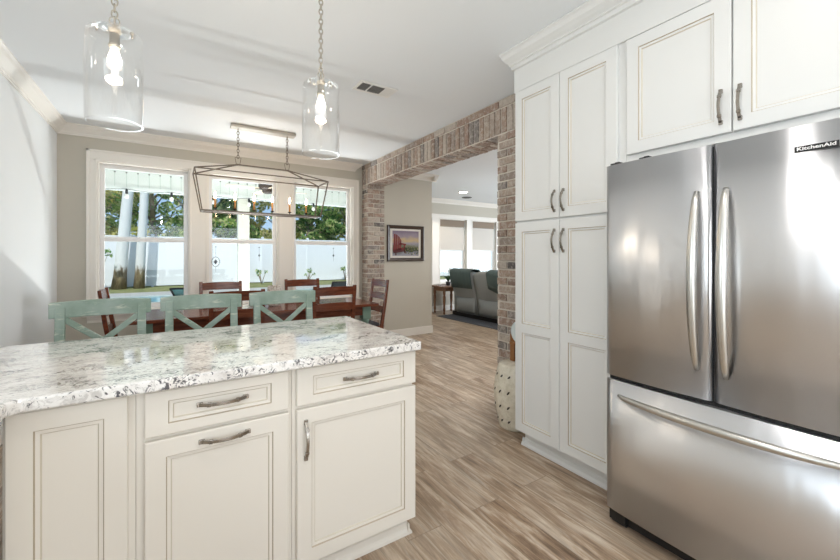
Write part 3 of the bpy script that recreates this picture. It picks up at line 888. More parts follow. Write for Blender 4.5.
for k in range(6):
    x = 0.370 + k * 0.190
    cd = obj('candle', MB().lathe([(0.0095, 0.03), (0.0095, 0.125), (0.007, 0.127)], (x, CY, 1.81), 14), 'sleeve_glow', t)
    obj('candle_cup', MB().lathe([(0.004, 0.0), (0.004, 0.018), (0.020, 0.026), (0.021, 0.031), (0.010, 0.033)], (x, CY, 1.81), 16), 'soft_black', cd)
    obj('bulb', MB().lathe([(0.006, 0.127), (0.010, 0.140), (0.0125, 0.156), (0.010, 0.174), (0.005, 0.190), (0.001, 0.200)], (x, CY, 1.81), 12), 'flame', cd)
    d = bpy.data.lights.new('candle_glow', 'POINT'); d.energy = 0.9; d.color = (1.0, 0.78, 0.55); d.shadow_soft_size = 0.02
    o = bpy.data.objects.new('candle_glow', d); o.location = (x - 0.845, 0, 0.24); o.parent = t; C.objects.link(o)

# ------------------------------------------------------------------ ceiling fittings
t = thing('ceiling_vent', 'white rectangular air vent with dark louvres in the kitchen ceiling', 'vent', (1.43, 2.92, CZ - 0.01))
vx0, vx1, vy0, vy1 = 1.262, 1.600, 2.815, 3.005
b = MB()
fw = 0.026
z0, z1 = CZ - 0.009, CZ - 0.0005
b.box(vx0, vx1, vy0, vy0 + fw, z0, z1); b.box(vx0, vx1, vy1 - fw, vy1, z0, z1); b.box(vx0, vx0 + fw, vy0 + fw, vy1 - fw, z0, z1); b.box(vx1 - fw, vx1, vy0 + fw, vy1 - fw, z0, z1)
b.box(vx0 + 0.108, vx0 + 0.118, vy0 + fw, vy1 - fw, z0, z1)
obj('frame', b, 'white_metal', t, bevel=0.002)
obj('backing', MB().box(vx0 + fw, vx1 - fw, vy0 + fw, vy1 - fw, CZ - 0.0025, CZ - 0.0006), 'vent_dark', t)
b = MB()
for k in range(12):
    x = vx0 + 0.034 + k * 0.0155
    if abs(x - (vx0 + .113)) > 0.011: b.box(x, x + 0.003, vy0 + fw, vy1 - fw, CZ - 0.009, CZ - 0.003)
obj('louvres', b, mat('grey_vent_blade', srgb(140, 140, 138), 0.6), t)
b = MB()
for k in range(5):
    x = vx0 + 0.232 + k * 0.017
    b.box(x, x + 0.0155, vy0 + fw, vy1 - fw, CZ - 0.0085, CZ - 0.006)
obj('side_louvres', b, 'white_metal', t)
t = thing('downlight', 'lit round recessed light in the living room ceiling', 'light', (5.34, 6.51, CZ - 0.01))
obj('trim_ring', MB().lathe([(0.090, -0.010), (0.108, -0.008), (0.114, -0.0005), (0.090, -0.0005), (0.090, -0.010)], (5.34, 6.51, CZ), 28, cap0=False, cap1=False), 'white_metal', t)
obj('lens', MB().lathe([(0.088, -0.006), (0.088, -0.0008)], (5.34, 6.51, CZ), 28), 'lamp_glow', t)
for lx, ly in ((3.9, 2.2), (4.3, 3.6), (5.4, 1.0)):      # added fill lamps, out of view, to brighten the sofa side
    d = bpy.data.lights.new('living_fill', 'AREA'); d.shape = 'DISK'; d.size = 0.14; d.energy = 12; d.color = (1.0, 0.93, 0.85)
    o = bpy.data.objects.new('living_fill', d); o.location = (lx, ly, CZ - 0.006); C.objects.link(o)
d = bpy.data.lights.new('downlight_glow', 'SPOT'); d.energy = 30; d.spot_size = R(130); d.color = WARM; d.shadow_soft_size = 0.05
o = bpy.data.objects.new('downlight_glow', d); o.location = (0, 0, -0.02); o.parent = t; C.objects.link(o)
t = thing('ceiling_speaker', 'flat grey round grille in the living room ceiling beside the light', 'grille', (5.9, 7.06, CZ - 0.01))
obj('grille', MB().lathe([(0.10, -0.012), (0.115, -0.008), (0.118, -0.0005)], (5.9, 7.06, CZ), 28), 'vent_dark', t)
# recessed kitchen downlights behind the camera (lamps only)
for x, y in ((0.55, 0.55), (1.25, 0.55), (0.55, -0.9), (1.3, -0.9), (0.5, -2.2), (1.3, -2.2)):
    d = bpy.data.lights.new('kitchen_downlight', 'AREA'); d.shape = 'DISK'; d.size = 0.14; d.energy = 2.6 if x > 1 else 5; d.color = (1.0, 0.95, 0.90)
    o = bpy.data.objects.new('kitchen_downlight', d); o.location = (x, y, CZ - 0.006); C.objects.link(o)

# ------------------------------------------------------------------ bar stools
def make_stool():
    t = thing('bar_stool', '', 'bar stool', (0, 0, 0), group='sage green bar stools')
    L = lambda u, y, z: (u, y, z)
    w = 0.42
    # local: back plane at y = +0.0, seat towards -y, top of back z = 1.085
    def slope(z): return 0.05 * max(0, (z - 0.62)) / 0.46       # back leans away (+y) upward
    mb = MB()
    for side in (-1, 1): pass
    K = 10
    A = []
    prev = first = None
    for k in range(K + 1):
        u = -w / 2 - 0.01 + (w + 0.02) * k / K
        cv = 0.022 * (1 - (2 * u / w) ** 2)
        rise = 0.006 * (1 - (2 * u / w) ** 2)
        y0 = slope(1.05) + cv - 0.016
        prev = mb.ring([(u, y0, 1.002), (u, y0 + 0.032, 1.002), (u, y0 + 0.036, 1.085 + rise), (u, y0 + 0.004, 1.085 + rise)], prev, 0, False)
        first = first or prev
    mb.bm.faces.new(list(reversed(first))); mb.bm.faces.new(prev)
    obj('top_rail', mb, 'sage', t, bevel=0.004)
    for sx in (-1, 1):
        x = sx * (w / 2 - 0.035)
        mb = MB()
        mb.strap([(x + sx * 0.012, 0.045, 0.0), (x, 0.0, 0.60), (x, slope(0.8), 0.80), (x, slope(1.06), 1.06)], (1, 0, 0), [0.04, 0.045, 0.042, 0.040], [0.034, 0.036, 0.032, 0.026])
        obj('back_leg', mb, 'sage', t, bevel=0.003)
        mb = MB().strap([(sx * (w / 2 - 0.012), -0.385, 0.0), (sx * (w / 2 - 0.03), -0.36, 0.60)], (1, 0, 0), 0.04, 0.036)
        obj('front_leg', mb, 'sage', t, bevel=0.003)
    for sx in (-1, 1):
        mb = MB().strap([(-sx * (w / 2 - 0.05), slope(0.99) + 0.004 + sx * 0.003, 0.995), (0, slope(0.86) + 0.012 + sx * 0.003, 0.862), (sx * (w / 2 - 0.05), slope(0.73) + 0.004 + sx * 0.003, 0.728)], (0.5, 0, 0.6 * sx), 0.030, 0.014)
        obj('cross_brace', mb, 'sage', t, bevel=0.002)
    obj('lower_rail', MB().box(-w / 2 + 0.05, w / 2 - 0.05, 0.0, 0.024, 0.690, 0.735), 'sage', t, bevel=0.003)
    mb = MB().prism([(-0.215, -0.395), (0.215, -0.395), (0.225, -0.2), (0.205, -0.012), (-0.205, -0.012), (-0.225, -0.2)], lambda u, v, z: (u, v, z), 0.60, 0.635)
    obj('seat', mb, 'sage', t, bevel=0.010, seg=3)
    for y, z in ((-0.375, 0.20), (0.03, 0.27)):
        obj('stretcher', MB().box(-w / 2 + 0.03, w / 2 - 0.03, y - 0.012, y + 0.012, z, z + 0.03), 'sage', t, bevel=0.002)
    return t
st = make_stool()
SY = 2.705
for k, (x, rz, lab) in enumerate([(-0.326, R(2), 'sage green cross-back bar stool nearest the left wall'),
                             (0.155, R(-3), 'sage green cross-back bar stool in the middle of three at the peninsula'),
                             (0.648, R(0), 'sage green cross-back bar stool nearest the free end of the peninsula')]):
    o = st if k == 0 else copy_tree(st)
    o.location = (x, SY, 0); o.rotation_euler = (0, 0, rz); o['label'] = lab
for o in [x for x in bpy.data.objects if x.name.startswith('bar_stool')]: o.location.y = SY

# ------------------------------------------------------------------ dining table and chairs
TX0, TX1, TY0, TY1, TZ = -0.33, 2.10, 4.16, 5.00, 0.762
t = thing('dining_table', 'long dark cherry dining table with sage green legs under lantern chandelier', 'dining table', ((TX0 + TX1) / 2, (TY0 + TY1) / 2, 0))
obj('tabletop', MB().box(TX0, TX1, TY0, TY1, TZ - 0.032, TZ), 'table', t, bevel=0.006)
mb = MB()
mb.box(TX0 + 0.17, TX1 - 0.17, TY0 + 0.09, TY0 + 0.115, TZ - 0.14, TZ - 0.032); mb.box(TX0 + 0.17, TX1 - 0.17, TY1 - 0.115, TY1 - 0.09, TZ - 0.14, TZ - 0.032)
mb.box(TX0 + 0.09, TX0 + 0.115, TY0 + 0.17, TY1 - 0.17, TZ - 0.14, TZ - 0.032); mb.box(TX1 - 0.115, TX1 - 0.09, TY0 + 0.17, TY1 - 0.17, TZ - 0.14, TZ - 0.032)
obj('apron', mb, 'table', t)
for x in (TX0 + 0.125, TX1 - 0.125):
    for y in (TY0 + 0.125, TY1 - 0.125):
        mb = MB().box(x - 0.052, x + 0.052, y - 0.052, y + 0.052, TZ - 0.19, TZ - 0.032)
        mb.lathe([(0.040, TZ - 0.19), (0.052, TZ - 0.21), (0.040, TZ - 0.23), (0.050, TZ - 0.34), (0.044, 0.30), (0.032, 0.12), (0.044, 0.10), (0.036, 0.07), (0.030, 0.0)][::-1], (x, y, 0), 20)
        obj('leg', mb, 'table_green', t, bevel=0.003)
tag(obj('vase', MB().lathe([(0.062, 0.0), (0.072, 0.01), (0.082, 0.10), (0.080, 0.20), (0.074, 0.232), (0.068, 0.232), (0.070, 0.20), (0.066, 0.02)], (0.985, 4.60, TZ + 0.0005), 28), 'speckle'), 'brown and white speckled vase standing on the dining table', 'vase')

def make_chair(slats, h=1.03):
    t = thing('dining_chair', '', 'dining chair', (0, 0, 0), group='dark cherry ladder-back dining chairs')
    w = 0.46
    lean = lambda z: 0.0 if z < 0.45 else 0.085 * (z - 0.45) / 0.58
    for sx in (-1, 1):
        x = sx * (w / 2 - 0.018)
        mb = MB().strap([(x, 0.04, 0), (x, 0.0, 0.30), (x, 0.0, 0.46), (x, lean(0.75) + 0.004, 0.75), (x, lean(h), h)], (1, 0, 0), 0.036, [0.034, 0.036, 0.038, 0.034, 0.026])
        obj('back_leg', mb, 'table', t, bevel=0.004)
        mb = MB().strap([(sx * (w / 2 - 0.022), -0.41, 0), (sx * (w / 2 - 0.022), -0.41, 0.43)], (1, 0, 0), 0.036, 0.036)
        obj('front_leg', mb, 'table', t, bevel=0.003)
    for z0, z1 in slats:
        mb = MB(); prev = first = None
        for k in range(9):
            u = -w / 2 + 0.03 + (w - 0.06) * k / 8
            cv = 0.020 * (1 - (2 * u / w) ** 2); rs = 0.010 * (1 - (2 * u / w) ** 2)
            ya, yb = lean(z0) + cv, lean(z1) + cv
            prev = mb.ring([(u, ya - 0.008, z0), (u, ya + 0.008, z0), (u, yb + 0.008, z1 + rs), (u, yb - 0.008, z1 + rs)], prev, 0, False)
            first = first or prev
        mb.bm.faces.new(list(reversed(first))); mb.bm.faces.new(prev)
        obj('back_slat', mb, 'table', t, bevel=0.002)
    obj('seat_frame', MB().box(-w / 2 + 0.005, w / 2 - 0.005, -0.43, 0.015, 0.405, 0.448), 'table', t, bevel=0.003)
    obj('seat_pad', MB().prism([(-0.21, -0.425), (0.21, -0.425), (0.20, -0.025), (-0.20, -0.025)], lambda u, v, z: (u, v, z), 0.4485, 0.485), 'seat_pad', t, bevel=0.014, seg=3)
    for y, z in ((-0.41, 0.16), (0.02, 0.20)):
        obj('stretcher', MB().box(-w / 2 + 0.02, w / 2 - 0.02, y - 0.009, y + 0.009, z, z + 0.026), 'table', t)
    return t
SL = [(0.905, 0.985), (0.72, 0.775), (0.57, 0.625)]
ch = make_chair([(0.93, 1.012), (0.77, 0.845), (0.60, 0.675)])
spots = [  # x, y, rz, label ; chair faces local -y
    (0.492, 3.86, PI, 'cherry dining chair on the near side of the table, left of two'),
    (1.405, 3.86, PI, 'cherry dining chair on the near side of the table, right of two'),
    (0.490, 5.11, 0.0, 'cherry dining chair on the window side of the table, below the middle window'),
    (1.465, 5.11, 0.0, 'cherry dining chair on the window side of the table, below the right window'),
    (-0.46, 4.58, PI / 2, 'cherry dining chair at the head of the table, near the left window'),
    (2.245, 4.58, -PI / 2, 'cherry ladder-back chair at the end of the table, beside the brick pillar'),
]
for k, (x, y, rz, lab) in enumerate(spots):
    o = ch if k == 0 else copy_tree(ch)
    o.location = (x, y, 0); o['label'] = lab
    o.rotation_euler = (0, 0, rz)

# ------------------------------------------------------------------ picture on the grey wall
t = thing('framed_picture', 'framed print of a red garden chair by a lake on the greige wall', 'picture', (3.257, YB - 0.012, 1.25))
px0, px1, pz0, pz1 = 2.905, 3.607, 1.253, 1.842
yp = YB - 0.003
mb = MB(); fw = 0.055
prof = [(0, 0), (0, 0.030), (0.012, 0.034), (0.030, 0.026), (0.046, 0.022), (0.055, 0.012), (0.055, 0)]
prev = None; first = None
for cx_, cz_, sx, sz in ((px0, pz0, 1, 1), (px1, pz0, -1, 1), (px1, pz1, -1, -1), (px0, pz1, 1, -1)):
    vs = [mb.bm.verts.new((cx_ + sx * u, yp - d, cz_ + sz * u)) for u, d in prof]
    if prev:
        for k in range(len(prof)): mb.bm.faces.new((prev[k], prev[(k + 1) % len(prof)], vs[(k + 1) % len(prof)], vs[k]))
    else: first = vs
    prev = vs
for k in range(len(prof)): mb.bm.faces.new((prev[k], prev[(k + 1) % len(prof)], first[(k + 1) % len(prof)], first[k]))
obj('frame', mb, 'frame_dark', t)
obj('mount', MB().box(px0 + 0.05, px1 - 0.05, yp - 0.008, yp - 0.001, pz0 + 0.05, pz1 - 0.05), 'mat_board', t)
q0, q1, r0, r1 = px0 + 0.098, px1 - 0.098, pz0 + 0.088, pz1 - 0.088
pr = obj('print', MB().box(q0, q1, yp - 0.0095, yp - 0.0081, r0, r1), 'print', t)
def flat(polys, m, dd):
    mb = MB()
    for poly in polys: mb.prism([(q0 + (q1 - q0) * u, r0 + (r1 - r0) * v) for u, v in poly], lambda u, v, w: (u, w, v), yp - 0.0095 - dd, yp - 0.0094)
    return obj('red_garden_chair', mb, m, pr)
flat([[(0.02, 0.16), (0.06, 0.86), (0.11, 0.88), (0.12, 0.2)], [(0.12, 0.2), (0.13, 0.86), (0.19, 0.82), (0.19, 0.2)], [(0.20, 0.2), (0.21, 0.80), (0.27, 0.74), (0.26, 0.2)], [(0.27, 0.2), (0.28, 0.70), (0.33, 0.62), (0.32, 0.22)],
      [(0.22, 0.46), (0.30, 0.52), (0.52, 0.48), (0.50, 0.42)], [(0.44, 0.10), (0.42, 0.44), (0.47, 0.44), (0.49, 0.12)], [(0.06, 0.22), (0.40, 0.34), (0.44, 0.26), (0.10, 0.12)]], 'red_paint', 0.0006)
flat([[(0.04, 0.10), (0.02, 0.20), (0.40, 0.26), (0.44, 0.18)], [(0.10, 0.02), (0.10, 0.14), (0.14, 0.14), (0.15, 0.02)]], 'red_dark', 0.0009)
mb = MB()
for k in range(60):
    u, v = random.uniform(0.45, 0.98), random.uniform(0.06, 0.34); s = random.uniform(0.01, 0.028)
    mb.prism([(q0 + (q1 - q0) * (u + s * math.cos(a)), r0 + (r1 - r0) * (v + 1.3 * s * math.sin(a))) for a in (0, 1.3, 2.4, 3.6, 5.0)], lambda a, b, w: (a, w, b), yp - 0.0101, yp - 0.0094)
obj('printed_shrubs', mb, foliage('printed_shrub_colours', [srgb(92, 112, 64), srgb(150, 160, 96), srgb(70, 84, 56), srgb(186, 180, 130)]), pr)

# ------------------------------------------------------------------ garden stool by the pillar
sx_, sy_ = 2.262, 2.122
t = thing('garden_stool', 'cream pierced ceramic garden stool between brick pillar and pantry', 'garden stool', (sx_, sy_, 0))
prof = [(0.118, 0.0), (0.124, 0.012), (0.132, 0.06), (0.150, 0.14), (0.162, 0.22), (0.163, 0.28), (0.154, 0.37), (0.138, 0.44), (0.128, 0.475), (0.120, 0.488), (0.100, 0.494), (0.0, 0.495)]
obj('body', MB().lathe(prof, (sx_, sy_, 0), 40, cap1=True), 'ceramic', t)
def prof_r(z):
    for (r0_, z0_), (r1_, z1_) in zip(prof, prof[1:]):
        if z0_ <= z <= z1_: return r0_ + (r1_ - r0_) * (z - z0_) / (z1_ - z0_)
    return 0.1
mb = MB(); mb2 = MB()
for row in range(7):
    z = 0.075 + row * 0.056
    for k in range(14):
        a = 2 * PI * (k + (0.5 if row % 2 else 0)) / 14
        r = prof_r(z)
        tgt = mb if (row % 2 == 0) else mb2
        c_ = Vector((sx_ + r * math.cos(a), sy_ + r * math.sin(a), z))
        tg = Vector((-math.sin(a), math.cos(a), 0)); rad = Vector((math.cos(a), math.sin(a), 0))
        up = Vector((0, 0, 1)); ln, wd_ = (0.017, 0.007) if row % 2 == 0 else (0.013, 0.004)
        d1 = (up * 0.8 + tg * 0.6).normalized(); d2 = d1.cross(rad)
        pts = [c_ + d1 * ln * math.cos(b_) + d2 * wd_ * math.sin(b_) for b_ in [2 * PI * j / 10 for j in range(10)]]
        A = [tgt.bm.verts.new(p - rad * 0.004) for p in pts]; B = [tgt.bm.verts.new(p + rad * 0.0012) for p in pts]
        for j in range(10): tgt.bm.faces.new((A[j], A[(j + 1) % 10], B[(j + 1) % 10], B[j]))
        tgt.bm.faces.new(list(reversed(A))); tgt.bm.faces.new(B)
obj('pierced_openings', mb, 'hole', t)
obj('raised_leaves', mb2, 'ceramic', t)
# plate on a small wooden easel standing on the stool
t = thing('plate_easel', 'brown wooden easel on the ceramic garden stool, half hidden by pantry', 'easel', (2.30, 2.13, 0.496))
mb = MB()
for dy in (-0.07, 0.07):
    mb.box(2.275, 2.291, 2.095 + dy - 0.02, 2.095 + dy + 0.02, 0.496, 0.71)
mb.box(2.262, 2.294, 2.01, 2.18, 0.630, 0.650); mb.box(2.295, 2.307, 2.085, 2.105, 0.496, 0.73)
obj('stand', mb, 'wood_easel', t, bevel=0.002)
mb = MB()
rim = MB().lathe([(0.0, 0.006), (0.07, 0.006), (0.088, 0.014), (0.090, 0.017), (0.086, 0.018), (0.068, 0.011), (0.0, 0.011)], (0, 0, 0), 40)
bmesh.ops.rotate(rim.bm, verts=rim.bm.verts, cent=(0, 0, 0), matrix=Matrix.Rotation(R(-90), 3, 'Y'))
bmesh.ops.translate(rim.bm, verts=rim.bm.verts, vec=(2.268, 2.062, 0.7415))
tag(obj('plate', rim, 'plate'), 'pale round plate propped on the wooden easel beside the pantry', 'plate')

# ------------------------------------------------------------------ living room
tag(obj('rug', MB().box(4.93, 7.2, 4.4, 6.95, 0.0005, 0.012), 'rug', bevel=0.003), 'dark blue-grey rug under the grey sofa', 'rug')
t = thing('sofa', 'grey leather reclining sofa seen from behind in the living room', 'sofa', (5.7, 5.6, 0.0125))
XS = 5.30
def seat_back(y0, y1):
    # profile (x, z) of one reclining back
    P = [(XS + 0.02, 0.10), (XS - 0.02, 0.40), (XS - 0.10, 0.72), (XS - 0.16, 0.94), (XS - 0.14, 1.01), (XS - 0.06, 1.035), (XS + 0.06, 1.02), (XS + 0.14, 0.92), (XS + 0.24, 0.62), (XS + 0.30, 0.42), (XS + 0.32, 0.10)]
    mb = MB(); K = 7; prev = first = None
    for k in range(K + 1):
        f = k / K; y = y0 + (y1 - y0) * f
        e = 0.94 + 0.06 * math.sin(PI * min(max(f, 0.0), 1.0)) ** 0.4
        prev = mb.ring([(XS + 0.1 + (x - XS - 0.1) * e, y, 0.10 + (z - 0.10) * e) for x, z in P], prev); first = first or prev
    mb.bm.faces.new(list(reversed(first))); mb.bm.faces.new(prev)
    return mb
ys = [(6.00, 6.72), (5.265, 5.985), (4.53, 5.25)]
for a, b in ys:
    o = obj('seat_back', seat_back(a, b), 'sofa', t)
    mb = MB()
    K = 8; prev = first = None
    for k in range(K + 1):      # storage pocket sagging across the back panel
        f = k / K; y = a + 0.05 + (b - a - 0.10) * f; zt_ = 0.46 - 0.02 * math.sin(PI * f)
        out = 0.030 * math.sin(PI * f) ** 0.5
        prev = mb.ring([(XS - 0.012, y, 0.14), (XS - 0.020 - out * .4, y, 0.16), (XS - 0.036 - out, y, zt_), (XS - 0.026, y, zt_)], prev); first = first or prev
    mb.bm.faces.new(list(reversed(first))); mb.bm.faces.new(prev)
    obj('back_pocket', mb, 'sofa', o)
    obj('seat_cushion', MB().box(XS + 0.33, XS + 0.95, a, b, 0.16, 0.50), 'sofa', t, bevel=0.05, seg=3)
for y in (6.73, 4.27):
    obj('arm', MB().box(XS + 0.10, XS + 0.98, y, y + 0.22, 0.06, 0.66), 'sofa', t, bevel=0.07, seg=4)
obj('base_frame', MB().box(XS + 0.06, XS + 0.94, 4.30, 6.92, 0.0125, 0.10), 'black', t)
def throw(name, label, y0, y1, zlow, seed):
    rnd_ = random.Random(seed)
    P = [(XS - 0.115, 0.60), (XS - 0.145, 0.76), (XS - 0.178, 0.94), (XS - 0.160, 1.025), (XS - 0.065, 1.056), (XS + 0.065, 1.040), (XS + 0.158, 0.93), (XS + 0.21, 0.76)]
    mb = MB(); K = 26; cols_o = []; cols_i = []
    for k in range(K + 1):
        f = k / K; y = y0 + (y1 - y0) * f
        wv_ = 0.010 * math.sin(k * 1.25 + seed) + 0.004 * math.sin(k * 2.7)
        lo_ = zlow(f)
        row = []
        for j, (x, z) in enumerate(P):
            if j < 3: z = z + (lo_ - 0.60) * (1 - j / 3)
            d = Vector((x - XS - 0.06, 0, z - 0.70)).normalized()
            row.append(Vector((x, y, z)) + d * (0.006 + abs(wv_)))
        cols_o.append([mb.bm.verts.new(p) for p in row]); cols_i.append([mb.bm.verts.new(p - Vector((p.x - XS - 0.06, 0, p.z - 0.70)).normalized() * 0.006) for p in row])
    J = len(P)
    for k in range(K):
        for j in range(J - 1):
            f = mb.bm.faces.new((cols_o[k][j], cols_o[k + 1][j], cols_o[k + 1][j + 1], cols_o[k][j + 1])); f.smooth = True
            f = mb.bm.faces.new((cols_i[k][j], cols_i[k][j + 1], cols_i[k + 1][j + 1], cols_i[k + 1][j])); f.smooth = True
        for j in (0, J - 1): mb.bm.faces.new((cols_o[k][j], cols_i[k][j], cols_i[k + 1][j], cols_o[k + 1][j]))
    for k in (0, K):
        for j in range(J - 1): mb.bm.faces.new((cols_o[k][j], cols_o[k][j + 1], cols_i[k][j + 1], cols_i[k][j]))
    return tag(obj(name, mb, 'teal_fabric'), label, 'throw', 'throws on the sofa')
throw('throw_blanket', 'dark green throw covering the far seat back of the sofa, next to end table', 6.02, 6.71, lambda f: 0.66, 1)
throw('throw_blanket', 'dark green throw on the nearer seat back of the sofa, beside the brick pillar', 4.85, 5.55, lambda f: 0.62 + 0.20 * max(0, (f - 0.6)), 4)
t = thing('end_table', 'brown wooden end table with turned legs beside the grey sofa', 'end table', (5.5, 7.1, 0))
obj('tabletop', MB().box(5.14, 5.80, 6.98, 7.50, 0.615, 0.645), 'walnut', t, bevel=0.006)
obj('apron', MB().box(5.20, 5.74, 7.03, 7.45, 0.53, 0.615), 'walnut', t)
for x in (5.225, 5.715):
    for y in (7.055, 7.425):
        obj('leg', MB().lathe([(0.018, 0.0), (0.026, 0.03), (0.018, 0.06), (0.030, 0.10), (0.022, 0.16), (0.033, 0.30), (0.036, 0.40), (0.022, 0.44), (0.034, 0.46), (0.034, 0.60)], (x, y, 0), 16), 'walnut', t)
t = thing('potted_orchid', 'small white-flowered orchid in dark pot on the end table', 'plant', (5.45, 7.2, 0.646))
obj('pot', MB().lathe([(0.035, 0), (0.05, 0.02), (0.062, 0.09), (0.058, 0.095), (0.03, 0.085)], (5.45, 7.2, 0.646), 20), 'pot', t)
mb = MB()
for k in range(7):
    a = k * 0.9; L_ = 0.20
    pts = [(5.45 + math.cos(a) * L_ * f, 7.2 + math.sin(a) * L_ * f, 0.735 + 0.14 * math.sin(f * 2.2)) for f in (0, .25, .5, .75, 1)]
    mb.strap(pts, (-math.sin(a), math.cos(a), 0), [0.02, 0.045, 0.05, 0.035, 0.006], 0.003)
obj('leaves', mb, 'leaf', t)
stp = [(5.45, 7.2, 0.73), (5.43, 7.18, 0.86), (5.40, 7.12, 0.98), (5.36, 7.02, 1.04), (5.33, 6.92, 1.03)]
obj('stem', MB().tube(stp, 0.004, 8), 'leaf', t)
for k, (x, y, z) in enumerate([(5.33, 6.92, 1.03), (5.36, 7.01, 1.05), (5.40, 7.10, 0.99), (5.345, 6.96, 1.00)]):
    mb = MB()
    for j in range(5):
        a = 2 * PI * j / 5
        mb.strap([(x, y, z), (x - 0.012, y + 0.022 * math.cos(a), z + 0.022 * math.sin(a)), (x - 0.006, y + 0.040 * math.cos(a), z + 0.040 * math.sin(a))], (0, -math.sin(a), math.cos(a)), [0.008, 0.030, 0.006], 0.002)
    obj('flower', mb, 'petal', t)
tag(obj('dish', MB().lathe([(0.02, 0), (0.035, 0.012), (0.055, 0.03), (0.052, 0.032), (0.03, 0.014)], (5.25, 7.32, 0.646), 20), 'petal'), 'small pale dish on the end table beside the orchid', 'dish')
# blinds in the living-room windows
for (a, b), lab in zip(LW, ('white blind with taupe band in the left living room window by the corner', 'white blind with taupe band in the living room window behind the end table', 'white blind with taupe band in the living room window beside the brick pillar')):
    t = thing('window_blind', lab, 'blind', ((a + b) / 2, LB + 0.05, 1.49), group='living room window blinds')
    obj('valance', MB().box(a + 0.026, b - 0.05, LB + 0.024, LB + 0.050, 2.075, 2.244), 'shade_taupe', t, bevel=0.004)
    mb = MB()
    zc = 2.075; n_ = 24
    for k in range(n_):
        z = 1.51 + (2.072 - 1.51) * k / n_; dz = (2.072 - 1.51) / n_
        mb.prism([(0.0, 0), (0.012, dz / 2), (0.0, dz), (0.004, dz), (0.016, dz / 2), (0.004, 0)], lambda u, v, w: (w, LB + 0.030 + u, z + v), a + 0.03, b - 0.055)
    obj('blind_fabric', mb, 'shade_white', t)
    obj('bottom_rail', MB().box(a + 0.028, b - 0.053, LB + 0.028, LB + 0.050, 1.488, 1.510), 'shade_white', t, bevel=0.003)

# ------------------------------------------------------------------ sun-catchers on the dining windows
def suncatcher(x, ztop, zc, r, label, kind):
    y = YB + 0.062
    t = thing('sun_catcher', label, 'sun catcher', (x, y, zc), group='sun catchers in the dining windows')
    if kind == 0:
        obj('hoop', MB().tube([(x + r * 0.72 * math.cos(a), y, zc + r * math.sin(a)) for a in [2 * PI * j / 20 for j in range(20)]], 0.0028, 6, closed=True), 'soft_black', t)
    obj('pendant_drop', MB().lathe([(0.001, -r * .55), (r * .30, -r * .15), (r * .34, r * .1), (0.001, r * .5)], (x, y, zc), 6, smooth=False), mat('smoky_drop', srgb(96, 104, 112), 0.2), t)
    obj('cord', MB().tube([(x, y, zc + r * (1 if kind == 0 else .45)), (x, y, ztop)], 0.0012, 5), 'soft_black', t)
    obj('tail', MB().tube([(x, y, zc - r * (1 if kind == 0 else .5)), (x, y, zc - r * 2.1)], 0.0012, 5), 'soft_black', t)
    obj('suction_cup', MB().lathe([(0.012, 0), (0.010, 0.004), (0.003, 0.010)], (x, y, ztop), 12), 'pot', t)
suncatcher(0.462, 1.45, 1.262, 0.062, 'oval hoop sun catcher in the left of the middle window', 0)
suncatcher(0.985, 1.45, 1.345, 0.036, 'small house-shaped drop hanging in the right of the middle window', 1)
suncatcher(2.032, 1.45, 1.345, 0.042, 'dark teardrop sun catcher in the right dining window', 1)

# ------------------------------------------------------------------ outside: porch
GZ = -0.10
struct('terrace', MB().box(-14, 34, 5.66, 12.0, GZ - 0.2, GZ).box(-14, -9, 12, 17.2, GZ - 0.2, GZ).box(15, 34, 12, 17.2, GZ - .2, GZ).box(-14, 34, 17.2, 18.8, GZ - 0.2, GZ), 'deck')
struct('pool_basin', MB().box(-9, 15, 12, 17.2, GZ - 0.3, GZ - 0.05), 'pool')
mb = MB().box(-6, 3.6, 8.45, 8.62, 2.50, 2.92)
for k in range(58):
    x = -5.9 + k * 0.163
    mb.box(x - 0.004, x + 0.004, 8.447, 8.45, 2.56, 2.80, 1)
    mb.box(x - 0.012, x + 0.012, 8.440, 8.45, 2.795, 2.815, 2)
mb.box(-6, 3.6, 8.435, 8.45, 2.50, 2.555); mb.box(-6, 3.6, 8.442, 8.45, 2.83, 2.92)
ph = struct('porch_header', mb, ['header', mat('board_joint', srgb(186, 200, 190), 0.7), 'vent_dark'])
struct('porch_ceiling_and_sun_block', MB().box(-6, 3.6, 5.66, 8.7, 2.92, 3.0).box(3.6, 10.5, 7.8, 11.2, 2.92, 3.0), 'header')  # second slab is unseen, added to keep sun off the living room windows
for x, lab in ((1.21, 'square painted porch column standing outside the middle dining window'),):
    t = thing('porch_column', lab, 'column', (x, 8.535, GZ))
    obj('shaft', MB().box(x - 0.105, x + 0.105, 8.44, 8.64, GZ, 2.50), 'column', t, bevel=0.006)
    obj('plinth', MB().box(x - 0.14, x + 0.14, 8.40, 8.68, GZ, GZ + 0.2), 'column', t, bevel=0.006)
t = thing('ceiling_fan', 'dark porch ceiling fan with pale blades outside the middle window', 'ceiling fan', (1.40, 7.05, 2.92))
fx, fy, fz = 1.40, 7.05, 2.50
obj('downrod', MB().lathe([(0.012, -0.30), (0.012, -0.05), (0.06, -0.04), (0.07, 0.0)], (fx, fy, 2.92), 16), 'fan_dark', t)
obj('motor', MB().lathe([(0.03, 0.125), (0.06, 0.12), (0.15, 0.10), (0.16, 0.085), (0.16, 0.02), (0.14, 0.0), (0.10, -0.01), (0.10, -0.05), (0.07, -0.07), (0.0, -0.075)][::-1], (fx, fy, fz), 28), 'fan_dark', t)
